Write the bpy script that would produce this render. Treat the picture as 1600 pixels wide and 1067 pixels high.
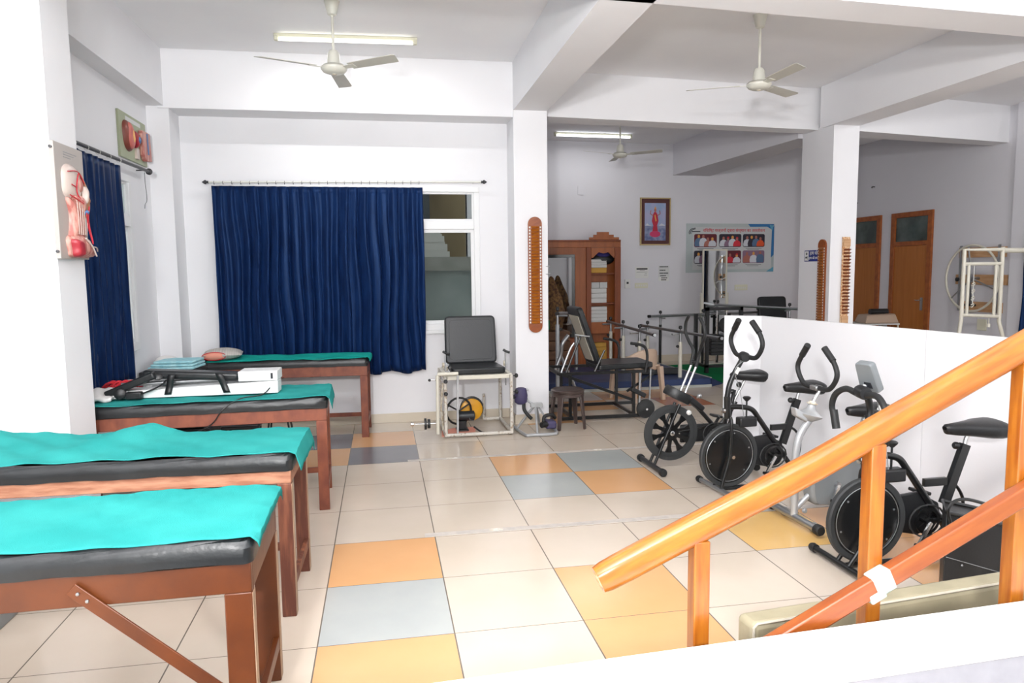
import bpy, math, random
from mathutils import Vector, Matrix
R = math.radians
for o in list(bpy.data.objects): bpy.data.objects.remove(o)
sc = bpy.context.scene
COL = sc.collection

# ------------------------------------------------------------------ camera
cam_d = bpy.data.cameras.new('camera'); cam = bpy.data.objects.new('camera', cam_d); COL.objects.link(cam)
yaw, pitch, roll = .178, .0995, -.0115
cy, sy, cp, sp = math.cos(yaw), math.sin(yaw), math.cos(pitch), math.sin(pitch)
fw = Vector((sy*cp, cy*cp, -sp)); rt = Vector((cy, -sy, 0)); up = rt.cross(fw)
c_, s_ = math.cos(roll), math.sin(roll)
rt, up = c_*rt + s_*up, -s_*rt + c_*up
m = Matrix((rt, up, -fw)).transposed().to_4x4(); m.translation = Vector((.320, -3.697, 1.626))
cam.matrix_world = m
cam_d.sensor_width = 36; cam_d.lens = 1126/1600*36; cam_d.clip_start = .05
sc.camera = cam

# ------------------------------------------------------------------ light
w = bpy.data.worlds.new('world'); sc.world = w; w.use_nodes = True
w.node_tree.nodes['Background'].inputs[0].default_value = (.97, .98, 1, 1)
w.node_tree.nodes['Background'].inputs[1].default_value = 1.65
def lamp(name, loc, power, radius, color=(1, 1, 1)):
    d = bpy.data.lights.new(name, 'POINT'); d.energy = power; d.shadow_soft_size = radius; d.color = color
    o = bpy.data.objects.new(name, d); o.location = loc; COL.objects.link(o); return o
lamp('camera_flash', (-.40, -5.3, 2.35), 760, .13, (1, .99, .985))
fd = bpy.data.lights.new('bounce_flash', 'AREA'); fd.shape = 'DISK'; fd.size = .35; fd.energy = 400; fd.spread = R(150)
fo = bpy.data.objects.new('bounce_flash', fd); fo.location = (-.1, -3.95, 2.05); COL.objects.link(fo)
fo.rotation_euler = Vector((.15, .25, 1)).to_track_quat('-Z', 'Y').to_euler()
sc.view_settings.view_transform = 'Standard'; sc.view_settings.look = 'None'
sc.view_settings.gamma = 1; sc.view_settings.use_curve_mapping = False
sc.view_settings.exposure = 0.17

# ------------------------------------------------------------------ materials
def lin(h):
    h = h.lstrip('#'); v = [int(h[i:i+2], 16)/255 for i in (0, 2, 4)]
    return tuple(x/12.92 if x <= .04045 else ((x+.055)/1.055)**2.4 for x in v) + (1,)
def mat(name, color, rough=.5, metal=0, col2=None, scale=8, stretch=(1, 1, 1), bump=0, bscale=None, coat=0, spec=None,
        sheen=0, thr=None, emit=0, detail=5, rot=None, stint=None):
    m = bpy.data.materials.new(name); m.use_nodes = True; nt = m.node_tree; b = nt.nodes['Principled BSDF']
    b.inputs['Base Color'].default_value = lin(color); b.inputs['Roughness'].default_value = rough
    b.inputs['Metallic'].default_value = metal; b.inputs['Coat Weight'].default_value = coat
    if spec is not None: b.inputs['Specular IOR Level'].default_value = spec
    if sheen: b.inputs['Sheen Weight'].default_value = sheen
    if emit: b.inputs['Emission Color'].default_value = lin(color); b.inputs['Emission Strength'].default_value = emit
    tc = nt.nodes.new('ShaderNodeTexCoord'); mp = nt.nodes.new('ShaderNodeMapping'); mp.inputs['Scale'].default_value = stretch
    if rot:
        m0 = nt.nodes.new('ShaderNodeMapping'); m0.inputs['Rotation'].default_value = rot
        nt.links.new(tc.outputs['Object'], m0.inputs[0]); nt.links.new(m0.outputs[0], mp.inputs[0])
    else: nt.links.new(tc.outputs['Object'], mp.inputs[0])
    if stint: b.inputs['Specular Tint'].default_value = lin(stint)
    n = nt.nodes.new('ShaderNodeTexNoise'); n.inputs['Scale'].default_value = scale; n.inputs['Detail'].default_value = detail
    nt.links.new(mp.outputs[0], n.inputs['Vector'])
    if col2:
        r = nt.nodes.new('ShaderNodeValToRGB'); r.color_ramp.elements[0].color = lin(color); r.color_ramp.elements[1].color = lin(col2)
        lo, hi = thr or (.38, .62); r.color_ramp.elements[0].position = lo; r.color_ramp.elements[1].position = hi
        nt.links.new(n.outputs['Fac'], r.inputs[0]); nt.links.new(r.outputs[0], b.inputs['Base Color'])
    if bump:
        n2 = nt.nodes.new('ShaderNodeTexNoise'); n2.inputs['Scale'].default_value = bscale or scale*3; n2.inputs['Detail'].default_value = 4
        nt.links.new(mp.outputs[0], n2.inputs['Vector'])
        bp = nt.nodes.new('ShaderNodeBump'); bp.inputs['Strength'].default_value = bump; bp.inputs['Distance'].default_value = .01
        nt.links.new(n2.outputs['Fac'], bp.inputs['Height']); nt.links.new(bp.outputs[0], b.inputs['Normal'])
    return m
def tilemat(name, c1, c2, rough=.16, grout='#6d655c'):
    m = mat(name, c1, rough, col2=c2, scale=2.2, thr=(.3, .7), spec=.42)
    nt = m.node_tree; b = nt.nodes['Principled BSDF']; L = nt.links
    src = b.inputs['Base Color'].links[0].from_socket
    g = nt.nodes.new('ShaderNodeNewGeometry'); s = nt.nodes.new('ShaderNodeSeparateXYZ'); L.new(g.outputs['Position'], s.inputs[0])
    masks = []
    for ax in (0, 1):
        a = nt.nodes.new('ShaderNodeMath'); a.operation = 'MULTIPLY_ADD'; a.inputs[1].default_value = 1/.6; a.inputs[2].default_value = 100.5
        L.new(s.outputs[ax], a.inputs[0])
        f = nt.nodes.new('ShaderNodeMath'); f.operation = 'FRACT'; L.new(a.outputs[0], f.inputs[0])
        d = nt.nodes.new('ShaderNodeMath'); d.operation = 'SUBTRACT'; d.inputs[1].default_value = .5; L.new(f.outputs[0], d.inputs[0])
        e = nt.nodes.new('ShaderNodeMath'); e.operation = 'ABSOLUTE'; L.new(d.outputs[0], e.inputs[0])
        k = nt.nodes.new('ShaderNodeMath'); k.operation = 'LESS_THAN'; k.inputs[1].default_value = .0052 if ax == 0 else .0036
        L.new(e.outputs[0], k.inputs[0]); masks.append(k)
    mx = nt.nodes.new('ShaderNodeMath'); mx.operation = 'MAXIMUM'; L.new(masks[0].outputs[0], mx.inputs[0]); L.new(masks[1].outputs[0], mx.inputs[1])
    mix = nt.nodes.new('ShaderNodeMix'); mix.data_type = 'RGBA'; L.new(mx.outputs[0], mix.inputs[0]); L.new(src, mix.inputs[6]); mix.inputs[7].default_value = lin(grout)
    L.new(mix.outputs[2], b.inputs['Base Color'])
    return m
M = {}
M['wall'] = mat('white_paint', '#e3e3e6', .75, col2='#e6e6e9', scale=1.2, bump=.04, bscale=30, spec=.2)
M['farwall'] = mat('pale_lilac_paint', '#d7d6db', .75, col2='#dad9de', scale=1, bump=.04, bscale=30, spec=.2)
M['ceil'] = mat('ceiling_paint', '#ebebee', .85, col2='#eeeef0', scale=1.5, spec=.1)
M['panel'] = mat('partition_laminate', '#e4e4e8', .45, col2='#e7e7ea', scale=1)
M['parapet'] = mat('grey_parapet_paint', '#8e8f97', .7, col2='#84858d', scale=14, thr=(.35, .7))
M['slab'] = mat('white_slab', '#efeff0', .5)
M['beige'] = tilemat('beige_tile', '#c3b6a6', '#cabdae')
M['orange'] = tilemat('orange_tile', '#cb9b6c', '#d2a274')
M['grey'] = tilemat('grey_tile', '#a2a6a4', '#acafac')
M['dark'] = tilemat('charcoal_tile', '#65656a', '#6f6f73')
M['red'] = tilemat('terracotta_tile', '#a8674a', '#b07253')
M['gold'] = tilemat('ochre_tile', '#cfa765', '#d6b074')
M['skirt'] = mat('skirting_tile', '#cdc3b2', .3, col2='#c6bba9', scale=3)
M['strip'] = mat('grey_floor_tape', '#b3aca6', .5, col2='#c0b8b0', scale=20)
M['filler'] = mat('white_filler', '#e6e2da', .8, col2='#c9bfb0', scale=30)
M['frame_white'] = mat('white_window_frame', '#e2e3e4', .35)
def glassmat(name, rough=.02, tint='#dfe8e6', trans=1.0):
    m = mat(name, tint, rough); b = m.node_tree.nodes['Principled BSDF']; b.inputs['Transmission Weight'].default_value = trans; b.inputs['IOR'].default_value = 1.1
    return m
M['glass'] = glassmat('window_glass')
M['curtain'] = mat('navy_satin', '#0a1b3e', .38, col2='#10264e', scale=5, stretch=(6, 6, .7), bump=.2, bscale=7, spec=.5, stint='#6684b4')
M['teal'] = mat('teal_cotton', '#2a8784', .9, col2='#33928e', scale=4, bump=.25, bscale=260, spec=.04)
M['tealfar'] = mat('sea_green_cotton', '#0e9a8f', .85, col2='#18a89b', scale=5, bump=.25, bscale=200, spec=.15)
M['rexine'] = mat('black_leatherette', '#17191b', .36, bump=.12, bscale=45, spec=.45, col2='#1f2224', scale=6)
M['rexgrey'] = mat('charcoal_leatherette', '#26282b', .4, bump=.1, bscale=90)
M['woodA'] = mat('red_brown_painted_wood', '#5c2c0c', .42, col2='#4e240a', scale=5, stretch=(1, 1, 1), bump=.08, bscale=25)
M['woodB'] = mat('worn_pale_wood', '#8c5a43', .6, col2='#a97a60', scale=14, stretch=(.5, 3, 3), bump=.2, bscale=30)
M['woodC'] = mat('scuffed_brown_wood', '#6a3526', .5, col2='#80462f', scale=12, stretch=(1, 1, .6), bump=.12, bscale=40)
M['woodleg'] = mat('worn_dark_wood', '#5b2f21', .55, col2='#8b563c', scale=9, stretch=(3, 3, .35), thr=(.45, .7), bump=.2)
M['rawedge'] = mat('raw_wood_edge', '#a98f77', .7, col2='#8f745d', scale=12, stretch=(4, 4, .5))
M['varnish'] = mat('orange_varnished_wood', '#8a4608', .28, col2='#ac6a1c', rot=(0, R(25.5), 0), scale=9, stretch=(.6, 5, 5), coat=.4, bump=.05, bscale=12, thr=(.3, .75), detail=8)
M['varnpost'] = mat('orange_varnished_post', '#86430a', .3, col2='#a9681c', scale=9, stretch=(6, 6, .6), coat=.35, thr=(.3, .75), detail=8)
M['varnlow'] = mat('red_varnished_wood', '#7c370d', .35, col2='#95501c', rot=(0, R(25.8), 0), scale=8, stretch=(.6, 5, 5), coat=.3, thr=(.3, .75), detail=8)
M['endgrain'] = mat('pale_end_grain', '#e7cfa8', .6, col2='#b9743a', scale=60)
M['tape'] = mat('white_sticky_tape', '#b9c4bb', .35, col2='#94a399', scale=25)
M['black'] = mat('black_enamel', '#121314', .3, spec=.5)
M['blackplastic'] = mat('black_plastic', '#191a1c', .42, bump=.05, bscale=80)
M['rubber'] = mat('black_rubber', '#1b1c1d', .6)
M['disc'] = mat('glossy_black_disc', '#141516', .25, spec=.5)
M['tyre'] = mat('dark_grey_tyre', '#2b2d2e', .6)
M['chrome'] = mat('chrome', '#d6d6d6', .14, 1)
M['steel'] = mat('brushed_steel', '#a4a6a8', .35, .9)
M['silver'] = mat('silver_paint', '#a9abad', .35, .35)
M['sgrey'] = mat('grey_plastic', '#7f8182', .4)
M['padgrey'] = mat('console_grey', '#74797c', .4)
M['screen'] = mat('dark_lcd', '#2c3437', .2)
M['cream'] = mat('chipped_cream_enamel', '#c4bfb6', .45, col2='#94806a', scale=42, thr=(.54, .68))
M['creamclean'] = mat('cream_enamel', '#cfcbbd', .4)
M['rust'] = mat('rusty_paint', '#b7a78f', .6, col2='#d9d4c6', scale=45, thr=(.4, .6))
M['yellow'] = mat('yellow_plastic', '#d69a24', .4, col2='#c98a1c', scale=8)
M['purple'] = mat('purple_padding', '#403a5c', .6)
M['brownplastic'] = mat('brown_plastic', '#3c302d', .35, col2='#4a3d39', scale=12)
M['plywood'] = mat('orange_ply_board', '#c89f78', .6, col2='#b98d63', scale=6, stretch=(1, 1, 6))
M['ply2'] = mat('pale_beige_board', '#b9b2a2', .6)
M['shelfwood'] = mat('orange_cupboard_veneer', '#a55a26', .4, col2='#96501f', scale=4, stretch=(5, 5, .6))
M['shelfdark'] = mat('deep_orange_veneer', '#8a4217', .45, col2='#7c3a14', scale=4, stretch=(5, 5, .6))
M['doorwood'] = mat('brown_door_veneer', '#b06a2a', .45, col2='#a5611f', scale=3, stretch=(6, 6, .5))
M['doorframe'] = mat('door_frame_wood', '#a45a26', .5, col2='#8f4a1d', scale=14)
M['darkglass'] = mat('dark_transom_glass', '#3c4744', .1, col2='#55605b', scale=3)
M['paper'] = mat('paper', '#dcdcd9', .8)
M['papergrey'] = mat('grey_paper', '#cfd0cf', .8)
M['ink'] = mat('black_ink', '#22252b', .7)
M['mirror'] = mat('mirror_glass', '#e6eaea', .02, 1)
M['fanwhite'] = mat('fan_white_enamel', '#cfcec4', .4)
M['fanblade'] = mat('fan_blade_enamel', '#bdbbb2', .45)
M['ivory'] = mat('ivory_plastic', '#d9d7c2', .5)
M['tubelit'] = mat('lit_tube', '#fffdf0', .4, emit=3.0)
M['tubelit2'] = mat('lit_tube_far', '#f4f8ff', .4, emit=6.0)
M['blue'] = mat('navy_mat_vinyl', '#1b2d55', .5, col2='#20345f', scale=5)
M['green'] = mat('green_carpet', '#0f6b3e', .95, col2='#127545', scale=60, spec=.1)
M['alu'] = mat('grey_trim', '#a9aba4', .5)
M['khaki'] = mat('khaki_vinyl', '#a39a80', .5, col2='#8f8870', scale=4, stretch=(1, 1, .5), thr=(.4, .65), bump=.1, bscale=12)
M['rod'] = mat('grey_metal_rod', '#4b4b4d', .4, .6)
M['rodwhite'] = mat('white_rod', '#d8d8d2', .4)
M['machine'] = mat('white_machine_case', '#e3e4e4', .4)
M['board'] = mat('ivory_board', '#aaa39e', .5)
M['boardgreen'] = mat('sage_green_board', '#9fa68a', .5)
M['bone'] = mat('ivory_bone', '#c4b4ac', .45)
M['flesh'] = mat('pink_muscle', '#ab625a', .45, col2='#cb998c', scale=9, stretch=(5, 5, .8), thr=(.42, .58))
M['muscle'] = mat('red_muscle', '#a02430', .4)
M['artery'] = mat('red_vessel', '#b3162a', .4)
M['skin'] = mat('tan_skin_model', '#ad7955', .45)
M['vein'] = mat('blue_vessel', '#4b6f9e', .4)
M['kidney'] = mat('brown_kidney_rim', '#7a3c30', .4)
M['kpink'] = mat('kidney_pink', '#b9645a', .45)
M['kyellow'] = mat('kidney_yellow', '#e0a862', .45)
M['towel'] = mat('light_blue_towel', '#8cc3cf', .9, col2='#a8d4da', scale=20, bump=.3, bscale=200)
M['pillow'] = mat('striped_grey_pillow', '#b9b4ae', .9, col2='#a8a29d', scale=4, stretch=(30, 1, 1), bump=.2)
M['pinkpatch'] = mat('salmon_cloth', '#d58f7c', .9)
M['redcloth'] = mat('red_cloth', '#b3202c', .8)
M['whitecloth'] = mat('white_cloth', '#d9d6d4', .9, bump=.3, bscale=60)
M['whiteplastic'] = mat('white_plastic', '#dcdcda', .4)
M['tanplastic'] = mat('tan_plastic', '#b8a08c', .45)
M['posterbg'] = mat('poster_pale_green', '#b6bfbf', .6, col2='#aab6b8', scale=2)
M['posterin'] = mat('poster_inner', '#c1c4c5', .6)
M['pblue'] = mat('poster_blue', '#2e6fa8', .6)
M['pteal'] = mat('poster_teal', '#5da0bd', .6)
M['pred'] = mat('poster_red', '#c72a3a', .6)
M['pmaroon'] = mat('photo_maroon', '#5f1c28', .6)
M['pskin'] = mat('photo_skin', '#a8685c', .6)
M['pwhite'] = mat('photo_white', '#c9ccd4', .6)
M['pdark'] = mat('photo_dark', '#2a2634', .6)
M['pslate'] = mat('photo_slate', '#536e8e', .6)
M['porange'] = mat('photo_orange', '#d9542a', .6)
M['psaffron'] = mat('photo_saffron', '#d99a4a', .6)
M['pmauve'] = mat('photo_mauve', '#85687f', .6)
M['goldframe'] = mat('gold_frame', '#a8946a', .35, .5)
M['mount'] = mat('maroon_mount', '#54302f', .7)
M['skyblue'] = mat('painted_sky', '#8fa6c8', .7, col2='#a8a9c9', scale=5)
M['lake'] = mat('painted_lake', '#5e6a92', .7, col2='#8f98b5', scale=12)
M['pinkflower'] = mat('painted_pink', '#c33a66', .7)
M['redrobe'] = mat('painted_red_robe', '#b32b40', .7)
M['signblue'] = mat('sign_blue', '#1f2f7d', .5)
M['sacking'] = mat('brown_knit', '#4a3222', .95, col2='#7a5a35', scale=25, bump=.6, bscale=40)
M['crate'] = mat('old_brown_board', '#6b4a33', .7, col2='#5a3c28', scale=6, stretch=(.5, 3, 3))
M['purplebag'] = mat('purple_cloth', '#2c2466', .8)
M['mustard'] = mat('mustard_paper', '#c99a45', .8)
M['extgrey'] = mat('grey_gate_metal', '#98a09d', .6, col2='#a4aba8', scale=3)
M['extconc'] = mat('outdoor_concrete', '#a5a49c', .9, col2='#98978f', scale=5)
M['extwhite'] = mat('outdoor_white_stone', '#e4e2da', .9)
M['extbeige'] = mat('outdoor_beige_wall', '#9a8a6b', .9, col2='#8a7a5c', scale=2)
M['extdark'] = mat('outdoor_dark_wall', '#4c5156', .9)

# ------------------------------------------------------------------ mesh builder
def sm(pts, n=6, closed=False):
    P = [Vector(p) for p in pts]; out = []
    N = len(P)
    rng = range(N) if closed else range(N-1)
    for i in rng:
        if closed: a, b, c, d = P[i-1], P[i], P[(i+1) % N], P[(i+2) % N]
        else: b, c = P[i], P[i+1]; a = P[i-1] if i else b*2-c; d = P[i+2] if i+2 < N else c*2-b
        for k in range(n):
            t = k/n
            out.append(.5*((2*b)+(c-a)*t+(2*a-5*b+4*c-d)*t*t+(3*b-a-3*c+d)*t**3))
    if not closed: out.append(P[-1])
    return out
class MB:
    def __init__(s): s.v = []; s.f = []; s.mi = []
    def add(s, vs, fs, mi=0):
        o = len(s.v); s.v += [tuple(v) for v in vs]; s.f += [tuple(i+o for i in f) for f in fs]; s.mi += [mi]*len(fs); return s
    def box(s, c, d, rot=None, mi=0):
        hx, hy, hz = d[0]/2, d[1]/2, d[2]/2; c = Vector(c)
        vs = [Vector((x, y, z)) for z in (-hz, hz) for x, y in ((-hx, -hy), (hx, -hy), (hx, hy), (-hx, hy))]
        if rot is not None: vs = [rot @ v for v in vs]
        return s.add([v+c for v in vs], [(3, 2, 1, 0), (4, 5, 6, 7), (0, 1, 5, 4), (1, 2, 6, 5), (2, 3, 7, 6), (3, 0, 4, 7)], mi)
    def bx(s, x0, x1, y0, y1, z0, z1, mi=0): return s.box(((x0+x1)/2, (y0+y1)/2, (z0+z1)/2), (abs(x1-x0), abs(y1-y0), abs(z1-z0)), mi=mi)
    def bar(s, p, q, w, h, mi=0):
        p, q = Vector(p), Vector(q); d = q-p; L = d.length; x = d/L
        ref = Vector((0, 0, 1)) if abs(x.z) < .95 else Vector((1, 0, 0))
        y = ref.cross(x).normalized(); z = x.cross(y)
        return s.box((p+q)/2, (L, w, h), Matrix((x, y, z)).transposed(), mi)
    def hexa(s, b, t, mi=0):
        return s.add(list(b)+list(t), [(3, 2, 1, 0), (4, 5, 6, 7), (0, 1, 5, 4), (1, 2, 6, 5), (2, 3, 7, 6), (3, 0, 4, 7)], mi)
    def prism(s, poly, z0, z1, mi=0):
        n = len(poly); vs = [(x, y, z0) for x, y in poly]+[(x, y, z1) for x, y in poly]
        return s.add(vs, [tuple(range(n-1, -1, -1)), tuple(range(n, 2*n))]+[(i, (i+1) % n, n+(i+1) % n, n+i) for i in range(n)], mi)
    def plate(s, poly, o, u, v, t0, t1, mi=0):
        o, u, v = Vector(o), Vector(u), Vector(v); nn = u.cross(v).normalized(); n = len(poly)
        vs = [o+u*a+v*b+nn*t0 for a, b in poly]+[o+u*a+v*b+nn*t1 for a, b in poly]
        return s.add(vs, [tuple(range(n-1, -1, -1)), tuple(range(n, 2*n))]+[(i, (i+1) % n, n+(i+1) % n, n+i) for i in range(n)], mi)
    def tube(s, pts, r, seg=10, closed=False, mi=0):
        P = [Vector(p) for p in pts]; n = len(P); rr = r if isinstance(r, (list, tuple)) else [r]*n
        T = []
        for i in range(n):
            a = P[i-1] if (i or closed) else P[i]; b = P[(i+1) % n] if (i < n-1 or closed) else P[i]
            T.append((b-a).normalized())
        ref = Vector((0, 0, 1)) if abs(T[0].z) < .9 else Vector((1, 0, 0))
        x = T[0].cross(ref).normalized(); vs = []
        for i in range(n):
            x = (x-T[i]*x.dot(T[i])).normalized(); y = T[i].cross(x)
            for k in range(seg):
                a = 2*math.pi*k/seg; vs.append(P[i]+(x*math.cos(a)+y*math.sin(a))*rr[i])
        fs = []
        for i in range(n if closed else n-1):
            j = (i+1) % n
            for k in range(seg): k2 = (k+1) % seg; fs.append((i*seg+k, i*seg+k2, j*seg+k2, j*seg+k))
        if not closed: fs += [tuple(range(seg-1, -1, -1)), tuple(range((n-1)*seg, n*seg))]
        return s.add(vs, fs, mi)
    def lathe(s, prof, base=(0, 0, 0), axis=(0, 0, 1), seg=24, mi=0, sx=1, sy=1):
        z = Vector(axis).normalized(); ref = Vector((1, 0, 0)) if abs(z.x) < .9 else Vector((0, 1, 0))
        x = (ref-z*ref.dot(z)).normalized(); y = z.cross(x); b = Vector(base); vs = []; n = len(prof)
        for r, h in prof:
            for k in range(seg):
                a = 2*math.pi*k/seg; vs.append(b+z*h+x*(r*math.cos(a)*sx)+y*(r*math.sin(a)*sy))
        fs = [(i*seg+k, i*seg+(k+1) % seg, (i+1)*seg+(k+1) % seg, (i+1)*seg+k) for i in range(n-1) for k in range(seg)]
        if Vector(prof[0]+(0,)) != Vector(prof[-1]+(0,)): fs += [tuple(range(seg-1, -1, -1)), tuple(range((n-1)*seg, n*seg))]
        return s.add(vs, fs, mi)
    def ball(s, c, r, seg=16, rings=8, mi=0, flat=(1, 1, 1)):
        prof = [(max(1e-4, math.sin(math.pi*i/rings)), -math.cos(math.pi*i/rings)) for i in range(rings+1)]
        o = len(s.v); s.lathe(prof, (0, 0, 0), (0, 0, 1), seg, mi)
        for i in range(o, len(s.v)):
            x, y, z = s.v[i]; s.v[i] = (c[0]+x*r*flat[0], c[1]+y*r*flat[1], c[2]+z*r*flat[2])
        return s
    def grid(s, fn, nu, nv, mi=0, closed_u=False):
        vs = [fn(i/nu, j/nv) for j in range(nv+1) for i in range(nu+1)]
        return s.add(vs, [(j*(nu+1)+i, j*(nu+1)+i+1, (j+1)*(nu+1)+i+1, (j+1)*(nu+1)+i) for j in range(nv) for i in range(nu)], mi)
    def build(s, name, mats, parent=None, bevel=0, smooth=True, solid=0, sub=0, seg=2):
        me = bpy.data.meshes.new(name); me.from_pydata(s.v, [], s.f); me.validate()
        ms = mats if isinstance(mats, (list, tuple)) else [mats]
        for mm in ms: me.materials.append(M[mm])
        if len(me.polygons) == len(s.mi): me.polygons.foreach_set('material_index', s.mi)
        o = bpy.data.objects.new(name, me); COL.objects.link(o)
        if parent: o.parent = parent
        if solid: k = o.modifiers.new('solid', 'SOLIDIFY'); k.thickness = solid; k.offset = 0
        if sub: k = o.modifiers.new('sub', 'SUBSURF'); k.levels = sub; k.render_levels = sub
        if bevel: k = o.modifiers.new('bevel', 'BEVEL'); k.width = bevel; k.segments = seg; k.limit_method = 'ANGLE'; k.angle_limit = R(40)
        if smooth:
            me.polygons.foreach_set('use_smooth', [True]*len(me.polygons))
            me.set_sharp_from_angle(angle=R(42))
        return o
def tag(o, label, cat, group=None, kind=None):
    o['label'] = label; o['category'] = cat
    if group: o['group'] = group
    if kind: o['kind'] = kind
    return o
def thing(name, label, cat, loc=(0, 0, 0), rz=0, group=None, rot=None):
    o = bpy.data.objects.new(name, None); COL.objects.link(o); o.location = loc; o.rotation_euler = rot or (0, 0, rz); o.empty_display_size = .1
    return tag(o, label, cat, group)
def struct(mb, name, m, label, cat='wall', **k):
    return tag(mb.build(name, m, **k), label, cat, kind='structure')
def dup(root, loc, rz, label, rot=None):
    r = root.copy(); COL.objects.link(r); r.location = loc; r.rotation_euler = rot or (0, 0, rz); r['label'] = label
    for ch in list(root.children):
        c = ch.copy(); COL.objects.link(c); c.parent = r
        for g in list(ch.children): d = g.copy(); COL.objects.link(d); d.parent = c
    return r
def text(s, name, m, parent, o, u, v, size, align='CENTER', ext=.001, squash=1):
    cd = bpy.data.curves.new(name, 'FONT'); cd.body = s; cd.size = size; cd.align_x = align; cd.align_y = 'CENTER'; cd.extrude = ext
    t = bpy.data.objects.new(name, cd); COL.objects.link(t)
    dg = bpy.context.evaluated_depsgraph_get(); me = bpy.data.meshes.new_from_object(t.evaluated_get(dg)); bpy.data.objects.remove(t)
    me.materials.clear(); me.materials.append(M[m])
    u, v = Vector(u).normalized(), Vector(v).normalized(); n = u.cross(v)
    mt = Matrix((u*squash, v, n)).transposed().to_4x4(); mt.translation = Vector(o)+n*ext
    me.transform(mt)
    ob = bpy.data.objects.new(name, me); COL.objects.link(ob); ob.parent = parent
    return ob
rnd = random.Random(7)

# ------------------------------------------------------------------ setting: floor
T = .6
cmap = {(0, 0): 'orange', (0, -1): 'grey', (0, -2): 'orange', (0, 4): 'dark', (0, 5): 'orange', (-1, 4): 'orange', (-1, 5): 'dark',
        (2, 3): 'orange', (2, 2): 'grey', (2, -1): 'orange', (2, -2): 'orange', (3, 3): 'grey', (3, 2): 'orange',
        (4, 0): 'gold', (4, -1): 'beige', (5, -1): 'orange', (5, 0): 'orange', (6, 7): 'red', (5, 8): 'orange', (6, 8): 'orange', (5, 7): 'beige', (4, 7): 'orange', (3, 6): 'orange'}
names = ['beige', 'orange', 'grey', 'dark', 'red', 'gold']
fl = MB()
for i in range(-5, 16):
    for j in range(-8, 15):
        fl.add([(i*T, j*T, 0), ((i+1)*T, j*T, 0), ((i+1)*T, (j+1)*T, 0), (i*T, (j+1)*T, 0)], [(0, 1, 2, 3)], names.index(cmap.get((i, j), 'beige')))
struct(fl, 'floor', names, 'glossy tiled floor of beige, orange and grey squares', 'floor', smooth=False)
b = MB().bx(.54, 3.55, .605, .665, .0005, .003); struct(b, 'trim_1', 'strip', 'grey joint strip across the floor, nearer the railing', 'floor joint')
b = MB().bx(.5, 4.3, 2.405, 2.455, .0005, .003); struct(b, 'trim_2', 'strip', 'grey joint strip across the floor, nearer the window', 'floor joint')
for k, (x, y, a) in enumerate(((.98, .64, .05), (2.35, .63, .06), (.88, 2.43, .05), (2.2, 2.43, .04))):
    pts = [(x+math.cos(t*.7)*a*(.8+.5*rnd.random()), y+math.sin(t*.7)*a*.45*(.7+.6*rnd.random())) for t in range(9)]
    b = MB().prism(pts, .003, .0045); struct(b, 'trim_%d' % (3+k), 'filler', 'patch of white filler on the floor joint', 'floor patch')

# ------------------------------------------------------------------ setting: walls
ZC, ZB = 3.71, 3.234
WY = 4.06
def fy(x): return 7.82+.054*x                       # the far wall runs slightly askew
def hole_wall(mb, axis, pos, th, a0, a1, z0, z1, hole):
    h0, h1, g0, g1 = hole
    segs = [(a0, h0, z0, z1), (h1, a1, z0, z1), (h0, h1, z0, g0), (h0, h1, g1, z1)]
    for s0, s1, q0, q1 in segs:
        if axis == 'Y': mb.bx(s0, s1, pos, pos+th, q0, q1)
        else: mb.bx(pos-th, pos, s0, s1, q0, q1)
b = MB(); hole_wall(b, 'Y', WY, .2, -2.0, 1.72, 0, ZC, (-1.28, 1.375, .985, 2.51)); struct(b, 'wall_back', 'wall', 'white wall around the wide curtained window')
b = MB(); hole_wall(b, 'X', -1.8, .2, 1.1, 4.3, 0, ZC, (1.3, 3.05, .97, 2.46)); struct(b, 'wall_left', 'wall', 'white side wall with the narrow curtained window')
b = MB().bx(-2.5, -2.3, -3.4, .9, 0, ZC); struct(b, 'wall_left_near', 'wall', 'white side wall beside the nearest couches')
b = MB().bx(-2.5, -1.45, .73, 1.10, 0, ZC); struct(b, 'wall_left_pier', 'wall', 'white pier on the left carrying the head model board')
b = MB().bx(-1.82, -1.60, 3.72, 4.1, 0, ZB+.05); struct(b, 'wall_corner_pier', 'wall', 'slim white pier in the corner between the two curtained windows')
b = MB().bx(-1.85, -1.64, 1.05, 4.1, 3.19, ZC); struct(b, 'ceiling_beam_left', 'wall', 'white ceiling beam above the left curtained window', 'beam')
b = MB().bx(-1.7, 1.70, 3.70, 4.1, 3.17, ZC); struct(b, 'ceiling_beam_back', 'wall', 'white ceiling beam above the wide curtained window', 'beam')
b = MB().bx(1.685, 2.04, 3.68, 4.28, 0, ZB+.02); struct(b, 'wall_column_near', 'wall', 'white column carrying the long finger ladder', 'column', bevel=.006)
b = MB().prism([(1.655, .4), (2.0, .4), (2.04, 3.95), (1.69, 3.95)], ZB, ZC); struct(b, 'ceiling_beam_middle', 'wall', 'white ceiling beam running towards the near column', 'beam')
b = MB().prism([(-2.3, .12), (6.2, .62), (8.6, .72), (8.6, 1.12), (6.2, 1.0), (4.87, .885), (2.0, .66), (-1.45, .50)], ZB, ZC); struct(b, 'ceiling_beam_front', 'wall', 'white cross beam nearest the viewer', 'beam')
b = MB().prism([(2.03, 3.93), (5.5, 4.28), (5.5, 4.52), (2.03, 4.26)], ZB, ZC); struct(b, 'ceiling_beam_doorway', 'wall', 'white beam over the opening to the far room', 'beam')
b = MB().prism([(5.48, 3.97), (5.82, 3.99), (5.82, 4.62), (5.48, 4.60)], 0, ZB+.02); struct(b, 'wall_column_far', 'wall', 'white column carrying the blue sign and two finger ladders', 'column')
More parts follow.
